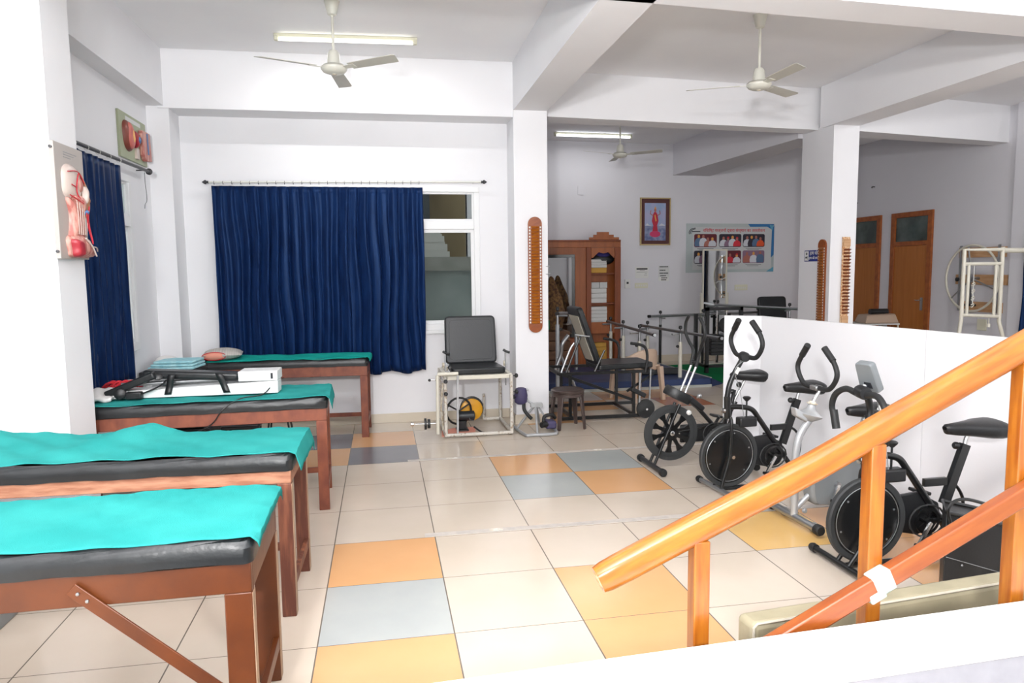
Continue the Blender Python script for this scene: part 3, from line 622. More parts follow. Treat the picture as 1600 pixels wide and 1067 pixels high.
# ------------------------------------------------------------------ quadriceps exercise chair
t = thing('exercise_chair', 'black padded exercise chair on a chipped white tube frame by the window', 'exercise chair', (1.22, 3.2, 0))
f = MB(); r = .018
xl, xr_, yf, yr = -.32, .33, 0, .70
f.tube([(xl, yf, .6), (xl, yf, .02)], r).tube([(xr_, yf, .6), (xr_, yf, .02)], r).tube([(xl, yr, .6), (xl, yr, .02)], r).tube([(xr_, yr, .6), (xr_, yr, .02)], r)
for z in (.025,): f.tube([(xl, yf, z), (xr_, yf, z)], r).tube([(xr_, yf, z), (xr_, yr, z)], r).tube([(xl, yf, z), (xl, yr, z)], r).tube([(.15, yr, z), (xr_, yr, z)], r)
f.tube([(.15, yr, 0.02), (.15, yr, .30)], r*.8)
f.build('frame', 'cream', t)
MB().bx(-.30, .31, -.02, .015, .57, .61).bx(-.30, .31, .66, .70, .57, .61).bx(-.33, -.29, .016, .66, .57, .61).bx(.30, .34, .016, .66, .57, .61).build('seat_frame', 'creamclean', t, bevel=.003)
def cushion(d, r=.02, bulge=.012, n=14):
    w_, h_, th = d; mb = MB()
    def side(s):
        def fn(a, b_):
            x, y = (a-.5)*2, (b_-.5)*2
            k = max(abs(x), abs(y)); e = max(0, (k-.86)/.14)
            X = x*w_/2; Y = y*h_/2; zz = th/2-(r*(1-math.sqrt(max(0, 1-e*e))) if e > 0 else 0)+bulge*(1-x*x)*(1-y*y)
            return (X, Y, s*zz)
        return fn
    mb.grid(side(1), n, n); g = side(-1); mb.grid(lambda a, b_: g(1-a, b_), n, n)
    # side wall
    per = [(-1+2*i/n, -1) for i in range(n)]+[(1, -1+2*i/n) for i in range(n)]+[(1-2*i/n, 1) for i in range(n)]+[(-1, 1-2*i/n) for i in range(n)]
    vs = [(x*w_/2, y*h_/2, s*(th/2-r)) for s in (-1, 1) for x, y in per]; m_ = len(per)
    mb.add(vs, [(i, (i+1) % m_, m_+(i+1) % m_, m_+i) for i in range(m_)])
    return mb
o = MB().build('x', 'rexine'); bpy.data.objects.remove(o)
def place(ob, loc, rot): ob.location = loc; ob.rotation_euler = rot; return ob
def rbox(d, r, seg=4): return MB().box((0, 0, 0), d), r
bk = MB(); pl = [(-.262, .25), (-.268, -.24), (.268, -.24), (.258, .25)]
def rounded(pts, r, k=5):
    out = []; n = len(pts)
    for i in range(n):
        p, a, b_ = Vector(pts[i]), Vector(pts[i-1]), Vector(pts[(i+1) % n])
        u, v = (a-p).normalized(), (b_-p).normalized()
        for j in range(k+1):
            tt = j/k; q = (p+u*r)*(1-tt)**2+p*2*tt*(1-tt)+(p+v*r)*tt**2; out.append((q.x, q.y))
    return out
place(MB().plate(rounded(pl, .05), (0, 0, 0), (1, 0, 0), (0, 0, 1), -.035, .035).build('backrest', 'rexgrey', t, bevel=.02, seg=4), (-.01, .48, .905), (R(-8), 0, 0))
place(MB().plate(rounded([(-.22, .21), (-.225, -.2), (.225, -.2), (.215, .21)], .05), (0, 0, 0), (1, 0, 0), (0, 0, 1), .036, .040).build('back_panel_welt', 'rexgrey', t, bevel=.004), (-.01, .48, .905), (R(-8), 0, 0))
place(MB().plate(rounded([(-.26, -.21), (.28, -.21), (.25, .22), (-.25, .22)], .05), (0, 0, 0), (1, 0, 0), (0, 1, 0), -.032, .032).build('seat', 'rexine', t, bevel=.016, seg=4), (0, .21, .645), (0, 0, 0))
for xx in (-.24, .24): MB().bar((xx, .46, .56), (xx, .53, 1.0), .03, .012).build('back_support', 'steel', t)
# left side leg lever
l = MB().tube([(-.40, -.07, .64), (-.20, -.07, .64)], .018).build('lever_bar', 'creamclean', t)
MB().tube([(-.40, -.07, .63), (-.405, -.07, .06)], .016).build('lever_arm', 'creamclean', t)
MB().bar((-.205, -.07, .625), (-.215, -.07, .06), .03, .018).build('lever_arm', 'silver', t)
MB().tube([(-.62, -.03, .157), (-.40, -.03, .157)], .008).build('weight_axle', 'chrome', t)
MB().lathe([(.055, 0), (.055, .02), (.02, .024)], (-.53, -.03, .157), (1, 0, 0), 24).lathe([(.045, .03), (.045, .055), (.001, .056)], (-.53, -.03, .157), (1, 0, 0), 24).build('weight_disc', 'blackplastic', t)
MB().lathe([(.018, 0), (.018, .03), (.001, .035)], (-.63, -.03, .157), (-1, 0, 0), 12).build('collar', 'chrome', t)
def knob(p, ax, rr, par, m='blackplastic', L=.03):
    mb = MB(); mb.tube([Vector(p), Vector(p)+Vector(ax).normalized()*L*.5], .006, 8)
    mb.lathe([(rr*.5, 0), (rr, L*.2), (rr, L*.7), (rr*.6, L), (.001, L)], Vector(p)+Vector(ax).normalized()*L*.5, ax, 12)
    return mb.build('knob', m, par)
for p in ((-.32, -.022, .56), (-.32, -.022, .44), (-.28, -.06, .70)): knob(p, (0, -1, .1), .02, t)
MB().tube([(-.34, 0, .575), (-.46, 0, .575)], .006, 8).build('adjuster', 'chrome', t); MB().ball((-.47, 0, .575), .014).build('knob', 'blackplastic', t)
for z in (.59, .43): knob((.35, 0, z), (1, 0, 0), .022, t)
for s, xx in ((-1, -.29), (1, .325)):
    MB().bar((xx, .30, .45), (xx, .30, .79), .022, .012).build('arm_bar', 'steel', t)
    MB().tube([(xx-.02, .31, .815), (xx, .30, .80), (xx+.04, .28, .785)], .013, 8).build('hand_grip', 'blackplastic', t)
    MB().lathe([(.028, 0), (.028, .02), (.001, .022)], (xx, .42, .66), (s, 0, 0), 16).build('pivot', 'rust', t)
MB().tube([(-.34, .02, .54), (-.36, .05, .30), (-.34, .10, .06)], .010, 8).build('tie_rod', 'rust', t)

t = thing('resistance_motor', 'yellow and black wheeled motor unit on the floor inside the chair frame', 'machine', (1.10, 3.52, 0))
MB().tube([Vector((-.04, 0, .20))+Vector((.13*math.cos(k*.3142), .04*math.cos(k*.3142), .135*math.sin(k*.3142))) for k in range(20)], .011, 8, True).build('hand_wheel', 'rubber', t)
for k in range(3): a = k*2.094+.5; MB().tube([(-.04, 0, .20), (-.04+.13*math.cos(a), .04*math.cos(a), .20+.135*math.sin(a))], .008, 8).build('spoke', 'blackplastic', t)
MB().lathe([(.02, -.03), (.11, -.03), (.115, -.02), (.115, .02), (.10, .03), (.03, .03)], (.10, .10, .19), (.1, -1, 0), 28).build('yellow_pulley', 'yellow', t)
MB().lathe([(.118, .031), (.125, .04), (.125, .055), (.118, .06)], (.10, .16, .20), (.1, -1, 0), 28).build('grey_disc', 'rexgrey', t)
MB().lathe([(.03, 0), (.05, .01), (.05, .17), (.03, .18), (.001, .185)], (-.06, -.02, .15), (1, 0, 0), 20).build('motor_drum', 'rexgrey', t)
MB().bx(-.07, .05, -.09, .07, 0, .02).bx(-.05, .03, -.05, .03, .02, .10).build('base', 'blackplastic', t, bevel=.004)
MB().tube([(.06, -.04, .155), (.06, -.09, .12), (.10, -.12, .12)], .007, 8).build('crank', 'chrome', t)
tag(MB().prism([(.86, 3.26), (1.20, 3.30), (1.24, 3.62), (1.0, 3.60), (.88, 3.5)], .001, .006).build('floor_pad', 'pinkpatch'), 'thin pinkish pad lying under the yellow wheeled motor', 'pad')
tag(MB().tube(sm([(1.20, 3.42, .05), (1.26, 3.36, .012), (1.30, 3.30, .012), (1.36, 3.28, .012)]), .009, 8).build('rubber_strap', 'rubber'), 'black rubber strap on the floor inside the chair frame', 'strap')

# leg trainer on a silver U base
t = thing('leg_trainer', 'silver tube leg trainer with purple padded cuffs in front of the near column', 'exercise machine', (1.80, 3.30, 0))
MB().tube(sm([(-.19, .29, .018), (-.14, -.20, .018), (-.08, -.24, .018), (.12, -.24, .018), (.18, -.20, .018), (.20, -.0, .018), (.19, .28, .018)], 5), .016).build('base', 'silver', t)
MB().tube([(-.02, -.23, .02), (.02, .04, .25)], .012).tube([(.10, .22, .02), (.03, .05, .25)], .012).tube([(-.16, .1, .02), (.0, .05, .24)], .012).tube([(.19, .03, .02), (.05, .05, .24)], .010).build('stand', 'silver', t)
MB().bx(-.03, .09, .02, .07, .235, .28).build('bracket', 'silver', t, bevel=.004)
MB().tube(sm([(.0, .04, .27), (-.06, .05, .31), (-.08, .06, .40), (-.05, .06, .42)]), .011).build('arm', 'silver', t)
MB().tube(sm([(-.10, .04, .29), (-.10, .02, .22), (-.06, .0, .16), (-.03, .0, .13)]), .018).build('hose', 'rubber', t)
MB().lathe([(.035, 0), (.062, .02), (.07, .09), (.055, .16), (.03, .17)], (-.13, .04, .275), (0, 0, 1), 20, sy=.7).build('thigh_cuff', 'purple', t)
knob((-.19, .0, .36), (-1, -.3, 0), .02, t)
MB().bx(.10, .21, -.09, .05, .03, .11).build('foot_cuff', 'purple', t, bevel=.02)
MB().tube(sm([(.08, -.05, .10), (.10, -.02, .15), (.18, .0, .16), (.22, .03, .12)]), .018).build('foot_strap', 'rubber', t)
MB().tube([(.05, -.1, .08), (.12, -.06, .08)], .03, 12).build('foot_joint', 'blackplastic', t)

# plastic stool
t = thing('plastic_stool', 'dark brown plastic stool beside the near column', 'stool', (2.17, 3.40, 0), R(4))
MB().lathe([(.165, .365), (.172, .38), (.172, .395), (.155, .405), (.13, .40), (.10, .403), (.001, .403)], seg=32).lathe([(.155, .33), (.17, .335), (.17, .364)], seg=32).build('seat', 'brownplastic', t)
for k in range(4):
    a = R(45+90*k); c, s = math.cos(a), math.sin(a); px, py = -s, c
    def q(rad, hw, z): return [(c*rad+px*hw, s*rad+py*hw, z), (c*(rad-.022)+px*hw, s*(rad-.022)+py*hw, z), (c*(rad-.022)-px*hw, s*(rad-.022)-py*hw, z), (c*rad-px*hw, s*rad-py*hw, z)]
    MB().hexa(q(.205, .017, 0), q(.162, .036, .375)).build('leg', 'brownplastic', t, bevel=.006)

# ------------------------------------------------------------------ black reclining exercise chair
t = thing('reclining_chair', 'black reclining exercise chair with beige board behind its backrest', 'exercise chair', (2.6, 4.0, 0))
f = MB()
for Y in (-.34, .40):
    f.bar((-.46, Y, .035), (.52 if Y < 0 else .62, Y, .035), .03, .035)
for X in (-.30, .40): f.bar((X, -.32, .035), (X, .385, .035), .03, .03)
for X, Y in ((-.33, -.33), (.38, -.33), (-.25, .38), (.42, .38)): f.bar((X, Y, .05), (X, Y, .50), .03, .03)
f.bar((-.45, -.30, .51), (.62, -.30, .51), .03, .03).bar((-.45, .30, .51), (.62, .30, .51), .03, .03).bar((.60, -.28, .51), (.60, .28, .51), .03, .03).bar((-.44, -.28, .51), (-.44, .28, .51), .03, .03)
f.bar((-.40, -.30, .50), (.38, -.32, .20), .02, .03).bar((.30, -.33, .30), (.60, -.33, .48), .012, .025)
f.build('frame', 'black', t)
place(MB().plate(rounded([(-.33, -.25), (.31, -.25), (.31, .25), (-.33, .25)], .05), (0, 0, 0), (1, 0, 0), (0, 1, 0), -.03, .03).build('seat', 'rexine', t, bevel=.014, seg=3), (.33, .0, .56), (0, R(-1), 0))
ang = R(-20)
bk = place(MB().plate(rounded([(-.24, 0), (.24, 0), (.25, .67), (-.25, .67)], .06), (0, 0, 0), (0, 1, 0), (0, 0, 1), 0, .06).build('backrest', 'rexine', t, bevel=.016, seg=3), (.02, 0, .57), (0, ang, 0))
bk.location = (-.0, 0, .57)
place(MB().plate([(-.17, .06), (.15, .05), (.17, .40), (.20, .58), (-.18, .58), (-.16, .3)], (0, 0, 0), (0, 1, 0), (0, 0, 1), -.008, -.001).build('back_board', 'ply2', t), (-.0, 0, .57), (0, ang, 0))
MB().tube([(-.36, -.28, .52), (-.19, -.26, .92)], .012, 8).build('prop', 'black', t)
MB().tube([(-.05, -.27, .50), (.07, -.27, .75)], .012, 8).build('prop', 'black', t)
MB().tube(sm([(-.40, -.2, .50), (-.30, -.2, .75), (-.25, -.2, .83)]), .012, 8).build('prop', 'steel', t)
MB().tube([(-.28, -.34, .93), (-.10, -.27, .90)], .009, 8).build('cross_bar', 'steel', t)
for Y, X in ((-.31, .52), (.28, .40)):
    MB().tube(sm([(X, Y, .50), (X+.02, Y, .66), (X-.0, Y, .76), (X-.06, Y, .80), (X-.17, Y, .82)]), .016, 8).build('arm_rest', 'rubber', t)
MB().tube([(.44, -.36, .50), (.43, -.37, .10)], .014).tube([(.56, -.36, .54), (.54, -.37, .02)], .010).build('leg_lever', 'steel', t)
MB().bar((.34, -.36, .33), (.50, -.36, .25), .06, .05).build('ankle_pad', 'rexine', t, bevel=.01)
MB().lathe([(.02, 0), (.10, .0), (.105, .012), (.10, .025), (.06, .027), (.03, .04), (.001, .04)], (.50, -.36, .11), (0, -1, 0), 28).build('weight_disc', 'rubber', t)
MB().lathe([(.012, .04), (.012, .06), (.001, .06)], (.50, -.36, .11), (0, -1, 0), 12).build('axle_nut', 'chrome', t)

# ------------------------------------------------------------------ exercise bikes
def foot(t, u, m, L=.24, r=.02, capm='rubber', z=.032):
    MB().tube([(u, -L, z), (u, L, z)], r).build('foot_bar', m, t)
    for s in (-1, 1): MB().lathe([(r*1.35, 0), (r*1.45, .03), (r*1.1, .045), (.001, .045)], (u, s*(L-.005), z), (0, s, 0), 16).build('foot_cap', capm, t)
def saddle(t, u, z, L=.30, W=.23, tilt=0):
    secs = [(-.5, .035, .012), (-.46, .055, .035), (-.25, .09, .045), (0, .16, .052), (.22, .23, .062), (.40, .24, .066), (.48, .20, .05), (.5, .12, .02)]
    def fn(a, b_):
        k = b_*(len(secs)-1); i = min(int(k), len(secs)-2); f_ = k-i
        x, w_, h = [secs[i][j]*(1-f_)+secs[i+1][j]*f_ for j in range(3)]
        an = a*2*math.pi; yy = math.cos(an); zz = math.sin(an)
        return (u+x*L, yy*w_*W/.48, z+(zz*h*.55 if zz > 0 else math.copysign(abs(zz)**.5, zz)*h*1.05)+tilt*x)
    mb = MB().grid(fn, 20, 21)
    o = mb.build('seat', 'blackplastic', t, smooth=True)
    return o
def lyre(t, u, z, m='rubber', drop=False, r=.0155, du=0):
    pts = []
    if drop: half = [(.0, .03, 0), (.0, .12, .01), (-.01, .19, -.03), (-.01, .22, -.10), (.0, .205, -.17), (.0, .19, -.22)]
    else: half = [(0, .03, 0), (.0, .12, .005), (.0, .18, .06), (.0, .195, .12), (.0, .15, .19), (-.01, .085, .255)]
    half = [(u+a+du*c, b_, z+c) for a, b_, c in half]
    full = [(a, -b_, c) for a, b_, c in half[::-1]]+half
    MB().tube(sm(full, 6), r).build('handlebar', m, t)
    for s in (0, -1):
        p, q = (full[0], full[1]) if s == 0 else (full[-1], full[-2]); d = (Vector(q)-Vector(p)).normalized()
        MB().tube([Vector(p)-d*.004, Vector(p)+d*.10], r*1.3).build('grip', 'rubber', t)
def drive(t, u=.35, z=.25, side=-1, wheel_r=.23, guard=True):
    if guard:
        MB().plate([(.03, .34), (.18, .385), (.32, .40), (.45, .33), (.47, .25), (.42, .18), (.32, .16), (.18, .19), (.03, .21)], (0, .03, 0), (1, 0, 0), (0, 0, 1), -.0, .025).build('chain_guard', 'blackplastic', t, bevel=.006)
    ring = MB(); ring.lathe([(.060, -.002), (.075, -.002), (.075, .002), (.060, .002), (.060, -.002)], (u, side*.035, z), (0, side, 0), 32)
    for k in range(5): a = k*1.2566; ring.bar((u, side*.035, z), (u+.066*math.cos(a), side*.035, z+.066*math.sin(a)), .004, .014)
    ring.lathe([(.022, -.003), (.022, .006), (.001, .007)], (u, side*.035, z), (0, side, 0), 14); ring.build('chainring', 'black', t)
    MB().tube([Vector((u+.11*math.cos(k*.3927), side*.03, z+.088*math.sin(k*.3927))) for k in range(16)], .0055, 6, True).build('chain', 'rubber', t)
    for s, a in ((side, R(238)), (-side, R(58))):
        e = Vector((u+.155*math.cos(a), s*.07, z+.13*math.sin(a)))
        MB().bar((u, s*.06, z), (e.x, s*.075, e.z), .012, .02).build('crank', 'chrome' if s == side else 'black', t)
        p = MB().box((e.x, s*.125, e.z), (.09, .08, .02), Matrix.Rotation(R(12), 3, 'Y')).build('pedal', 'blackplastic', t, bevel=.006)
        MB().tube([(e.x, s*.07, e.z), (e.x, s*.16, e.z)], .008, 8).build('pedal_axle', 'chrome', p)
    MB().tube([(u, -.06, z), (u, .06, z)], .022, 14).build('bottom_bracket', 'black', t)
def black_bike(loc, rz, label, disc=True, drop=False, con=False, fork_u=-.085, seat_du=0, wr=.232, seatL=.30):
    t = thing('exercise_bike', label, 'exercise bike', loc, rz, 'exercise bikes along the white partition')
    zc = .272
    # flywheel
    wl = MB().lathe([(wr-.032, -.015), (wr-.008, -.019), (wr, -.012), (wr, .012), (wr-.008, .019), (wr-.032, .015), (wr-.032, -.015)], (0, 0, zc), (0, 1, 0), 56).build('wheel_rim', 'tyre', t)
    MB().lathe([(.001, -.014), (.03, -.014), (.14, -.010), (wr-.04, -.013), (wr-.031, -.008), (wr-.031, .008), (wr-.04, .013), (.14, .010), (.03, .014), (.001, .014)], (0, 0, zc), (0, 1, 0), 48).build('wheel_disc', 'disc', t)
    MB().tube([Vector((.188*math.cos(k*.1309), -.0145, zc+.188*math.sin(k*.1309))) for k in range(48)], .0022, 6, True).build('rim_line', 'steel', t)
    for k in range(6): a = k*1.047+.3; MB().lathe([(.006, 0), (.005, .003), (.001, .004)], (.165*math.cos(a), -.0125, zc+.165*math.sin(a)), (0, -1, 0), 8).build('rivet', 'steel', t)
    MB().tube([(0, -.06, zc), (0, .06, zc)], .009, 8).lathe([(.014, 0), (.014, .012), (.001, .012)], (0, -.055, zc), (0, -1, 0), 6).build('axle', 'chrome', t)
    for s in (-1, 1): MB().tube(sm([(-.005, s*.025, .555), (-.008, s*.045, .50), (-.02, s*.045, .28), (-.05, s*.045, .16), (fork_u, s*.045, .04)]), .012).build('fork_leg', 'black', t)
    foot(t, fork_u, 'steel' if not drop else 'black', r=.018)
    MB().tube([(fork_u, 0, .03), (.25, 0, .028), (.60, 0, .03)], .016).build('base_tube', 'black', t); foot(t, .62, 'black')
    MB().tube([(-.015, 0, .545), (-.02, 0, .70)], .024).build('head_tube', 'black', t)
    MB().tube(sm([(-.02, 0, .70), (-.01, 0, .80), (.0, 0, .88), (-.03, 0, .965)] if drop else [(-.02, 0, .70), (-.005, 0, .78), (.03, 0, .86), (.10, 0, .975)]), .019).build('stem', 'black', t)
    MB().lathe([(.03, -.05), (.036, -.03), (.036, .03), (.03, .05)], (-.05, 0, .965) if drop else (.11, 0, .985), (.3, 1, 0), 14).build('clamp', 'blackplastic', t)
    MB().lathe([(.014, 0), (.02, .006), (.02, .022), (.001, .024)], (-.035, 0, .60), (-1, 0, .1), 12).build('bolt', 'chrome', t)
    MB().plate([(-.02, -.014), (.03, -.014), (.03, .014), (-.02, .014)], (.045, -.0205, .885), (.5, 0, .86), (-.86, 0, .5), 0, .001).build('sticker', 'paper', t)
    if drop: lyre(t, -.06, .955, drop=True, r=.017)
    else: lyre(t, .125, .985, r=.0165)
    # frame
    fr = MB().tube(sm([(-.01, 0, .625), (.08, 0, .622), (.18, 0, .598), (.24, 0, .53), (.33, 0, .41), (.42, 0, .29), (.47, 0, .235)], 5), .019)
    fr.bar((.345, 0, .452), (.485, 0, .452), .022, .042); fr.tube([(.35, 0, .25), (.46, 0, .235), (.60, 0, .05)], .018)
    fr.build('frame', 'black', t)
    MB().bar((.448+seat_du, 0, .325), (.565+seat_du, 0, .65), .03, .05).build('seat_tube', 'black', t)
    MB().tube([(.553+seat_du, 0, .61), (.583+seat_du, 0, .73)], .0125).build('seat_post', 'chrome', t)
    knob((.535+seat_du, 0, .64), (-1, 0, .2), .02, t)
    MB().tube(sm([(.50, .0, .45), (.56, .0, .41), (.60, .0, .33), (.585, .0, .22), (.54, 0, .14)]), .009, 8).build('rear_loop', 'black', t)
    saddle(t, .60+seat_du, .748, L=seatL)
    drive(t)
    MB().bx(.07, .21, -.035, .035, .475, .545).build('brake_box', 'blackplastic', t, bevel=.01)
    MB().tube([(.14, 0, .66), (.14, 0, .545)], .006, 8).lathe([(.01, 0), (.028, .02), (.03, .028), (.02, .035), (.001, .036)], (.14, 0, .66), (0, 0, 1), 16).build('tension_knob', 'blackplastic', t)
    if con:
        c = MB().plate(rounded([(-.06, -.08), (.06, -.08), (.05, .09), (-.05, .09)], .02), (0, 0, 0), (0, 1, 0), (0, 0, 1), -.02, .02).build('console', 'padgrey', t, bevel=.006); place(c, (-.0, .02, 1.04), (0, R(-24), R(14)))
        s_ = MB().plate([(-.035, .0), (.035, .0), (.035, .06), (-.035, .06)], (0, 0, 0), (0, 1, 0), (0, 0, 1), .0205, .022).build('screen', 'screen', c)
        s_ = MB().plate([(-.025, -.055), (.025, -.055), (.02, -.02), (-.02, -.02)], (0, 0, 0), (0, 1, 0), (0, 0, 1), -.022, -.0205).build('mount_plate', 'ink', c)
        MB().tube([(-.05, 0, .955), (-.03, .01, 1.0)], .012, 8).build('console_arm', 'steel', t)
    MB().tube(sm([(.0 if drop else .10, -.03, .97), (.0, -.06, .90), (.05, -.05, .75), (.1, -.03, .55)]), .0025, 6).build('cable', 'sgrey', t)
    return t
black_bike((2.756, 1.05, 0), R(5), 'black exercise bike with upright handlebars, second from the far room')
black_bike((2.835, -.35, 0), R(1), 'black exercise bike nearest the railing, with drooping handlebars and grey console', drop=True, con=True, fork_u=-.13, seat_du=.03, seatL=.34)
# spoked bike
t = thing('exercise_bike', 'black exercise bike with a spoked flywheel, farthest from the railing', 'exercise bike', (2.605, 1.75, 0), R(1), 'exercise bikes along the white partition')
zc = .29; wr = .228
MB().lathe([(wr-.03, -.014), (wr, -.012), (wr, .012), (wr-.03, .014), (wr-.03, -.014)], (0, 0, zc), (0, 1, 0), 56).lathe([(.165, -.010), (wr-.029, -.010), (wr-.029, .010), (.165, .010), (.165, -.010)], (0, 0, zc), (0, 1, 0), 48).build('wheel_rim', 'tyre', t)
sp = MB()
for k in range(10):
    a = k*.6283+.2; c, s = math.cos(a), math.sin(a)
    poly = [(.06*math.cos(a-.28), .06*math.sin(a-.28)), (.12*math.cos(a-.12), .12*math.sin(a-.12)), (.172*math.cos(a-.19), .172*math.sin(a-.19)), (.172*math.cos(a+.19), .172*math.sin(a+.19)), (.12*math.cos(a+.12), .12*math.sin(a+.12)), (.06*math.cos(a+.28), .06*math.sin(a+.28))]
    sp.plate(poly, (0, .005, zc), (1, 0, 0), (0, 0, 1), 0, .012)
sp.lathe([(.001, -.012), (.065, -.012), (.065, .012), (.001, .012)], (0, 0, zc), (0, 1, 0), 24); sp.build('wheel_spokes', 'disc', t)
MB().lathe([(.02, .0), (.02, .025), (.008, .03), (.001, .03)], (0, -.012, zc), (0, -1, 0), 10).build('axle', 'chrome', t)
foot(t, -.165, 'black', r=.022, L=.22)
for s in (-1, 1):
    MB().tube([(-.16, s*.045, .04), (-.02, s*.045, .36), (.055, s*.045, .53)], .012).build('fork_leg', 'black', t)
    MB().tube([(.07, s*.045, .55), (.20, s*.045, .85)], .0095).build('chrome_rod', 'chrome', t)
    MB().tube(sm([(.19, s*.045, .83), (.215, s*.06, .95), (.205, s*.12, 1.02), (.20, s*.175, 1.09), (.195, s*.16, 1.17), (.19, s*.10, 1.23)]), .0135).build('handlebar', 'rubber', t)
MB().tube([(.2, -.05, .86), (.2, .05, .86)], .012).build('bar_bridge', 'black', t)
drum = MB().lathe([(.001, -.03), (.115, -.03), (.12, -.022), (.12, .022), (.115, .03), (.001, .03)], (0, 0, 0), (0, 0, 1), 32).build('resistance_drum', 'blackplastic', t); place(drum, (.055, 0, .60), (0, R(28), 0)); drum.scale = (1, .8, 1.25)
MB().bar((.12, 0, .59), (.27, 0, .47), .09, .05).build('drum_tail', 'blackplastic', t, bevel=.015)
knob((.20, -.05, .575), (.4, -.6, .6), .018, t, 'steel'); knob((.12, -.05, .47), (0, -1, -.2), .02, t, 'whiteplastic')
MB().tube([(.22, 0, .50), (.40, 0, .30), (.62, 0, .05)], .018).tube([(.40, 0, .30), (.50, 0, .40), (.57, 0, .52)], .018).tube([(.05, 0, .29), (.40, 0, .34)], .010).build('frame', 'black', t)
for s in (-1, 1): MB().tube([(.46, s*.02, .20), (.52, s*.02, .42), (.555, s*.015, .62)], .008, 8).build('strut', 'black', t)
MB().tube([(.50, 0, .42), (.66, 0, .72)], .012).build('seat_post', 'chrome', t); saddle(t, .665, .745, L=.29); knob((.56, 0, .60), (-1, 0, .2), .02, t); knob((.60, -.01, .665), (-.6, -.6, .0), .022, t)
drive(t, .38, .27, guard=False); foot(t, .62, 'black')
MB().bx(.10, .52, .03, .055, .19, .34).build('chain_guard', 'blackplastic', t, bevel=.01)
# silver bike
t = thing('exercise_bike', 'silver and grey exercise bike with black handlebars behind the railing', 'exercise bike', (2.85, .35, 0), R(2), 'exercise bikes along the white partition')
foot(t, 0, 'steel', r=.024, L=.235, z=.05)
for s in (-1, 1): MB().lathe([(.028, -.012), (.03, 0), (.028, .012), (.001, .012)], (.035, s*.15, .03), (0, 1, 0), 16).build('caster', 'sgrey', t)
MB().tube(sm([(0, 0, .05), (0, 0, .25), (0, 0, .45), (.02, 0, .56), (.06, 0, .63), (.09, 0, .665)]), .0225, 14).build('column', 'silver', t)
MB().lathe([(.025, -.03), (.045, -.02), (.075, .0), (.08, .01), (.05, .03), (.03, .045), (.022, .075), (.001, .075)], (.087, 0, .69), (.25, 0, 1), 24).build('collar_shroud', 'silver', t)
MB().hexa([(-.02, -.03, .70), (.05, -.04, .66), (.05, .04, .66), (-.02, .03, .70)], [(-.03, -.03, .755), (.06, -.03, .71), (.06, .03, .71), (-.03, .03, .755)]).build('shroud_arm', 'silver', t, bevel=.008)
MB().lathe([(.03, 0), (.034, .006), (.02, .012), (.018, .02)], (.105, 0, .765), (.2, 0, 1), 18).build('ring', 'rust', t)
MB().tube(sm([(.10, 0, .76), (.125, 0, .80), (.15, .0, .845), (.14, 0, .87)]), .012).build('stem', 'chrome', t)
MB().box((.13, 0, .868), (.05, .07, .03)).build('clamp', 'steel', t, bevel=.006)
lyre(t, .13, .87, r=.0155)
bd = [(.10, .15), (.16, .125), (.30, .12), (.45, .15), (.52, .23), (.50, .33), (.40, .41), (.27, .43), (.15, .40), (.09, .30)]
P = [(v.x, v.y) for v in sm([(a, b_, 0) for a, b_ in bd], 4, True)]
MB().plate(P, (0, .065, 0), (1, 0, 0), (0, 0, 1), 0, .13).build('body_shell', 'sgrey', t, bevel=.03, seg=4)
MB().plate([(x*.94+.018, z*.92+.022) for x, z in P], (0, -.066, 0), (1, 0, 0), (0, 0, 1), 0, .004).build('side_panel', 'padgrey', t)
MB().tube([(.01, 0, .10), (.10, 0, .18)], .018).tube([(.50, 0, .18), (.62, 0, .06)], .02).build('frame', 'silver', t); foot(t, .63, 'steel', z=.05)
MB().tube(sm([(.33, 0, .40), (.39, 0, .46), (.46, 0, .58), (.49, 0, .66)]), .02).build('seat_tube', 'silver', t); MB().tube([(.485, 0, .64), (.50, 0, .70)], .013).build('seat_post', 'chrome', t); saddle(t, .50, .715, L=.29)
MB().tube([(.25, -.09, .26), (.25, .09, .26)], .018).build('bottom_bracket', 'steel', t)
for s, a in ((-1, R(255)), (1, R(75))):
    e = (.25+.03*s*-1-.05*(s < 0), s*.10, .26+.10*(-1 if s > 0 else 1)*-1*(-1))
    e = (.22, -.10, .17) if s < 0 else (.28, .10, .36)
    MB().bar((.25, s*.085, .26), (e[0], s*.09, e[2]), .014, .022).build('crank', 'chrome', t)
    MB().box((e[0], s*.14, e[2]), (.08, .08, .022)).build('pedal', 'blackplastic', t, bevel=.006)
for q in ((.04, -.03, .10),): knob(q, (0, -1, 0), .016, t, 'sgrey', L=.02)

# black lidded box behind the last bike
t = thing('black_storage_bin', 'black bin with a sloping rimmed top beside the partition', 'bin', (2.92, -.80, 0))
MB().hexa([(0, 0, 0), (.62, .0, 0), (.72, .16, 0), (.12, .16, 0)], [(0, 0, .455), (.62, .0, .285), (.72, .16, .29), (.12, .16, .45)]).build('body', 'blackplastic', t, bevel=.008)
MB().tube([(0, -.004, .462), (.62, -.004, .292), (.72, .16, .297), (.12, .16, .457)], .010, 8, True).build('rim', 'black', t)
MB().tube(sm([(.02, -.01, .40), (.0, -.012, .48), (.06, -.01, .52), (.20, -.01, .49), (.6, -.01, .34)]), .008, 8).build('handle', 'black', t)
MB().tube([(.01, -.004, .24), (.60, -.004, .04)], .002, 6).build('seam', 'sgrey', t)
for q in ((.10, -.001, .19), (.06, -.001, .40), (.42, -.001, .31)): MB().lathe([(.006, 0), (.004, .004), (.001, .004)], q, (0, -1, 0), 8).build('rivet', 'steel', t)

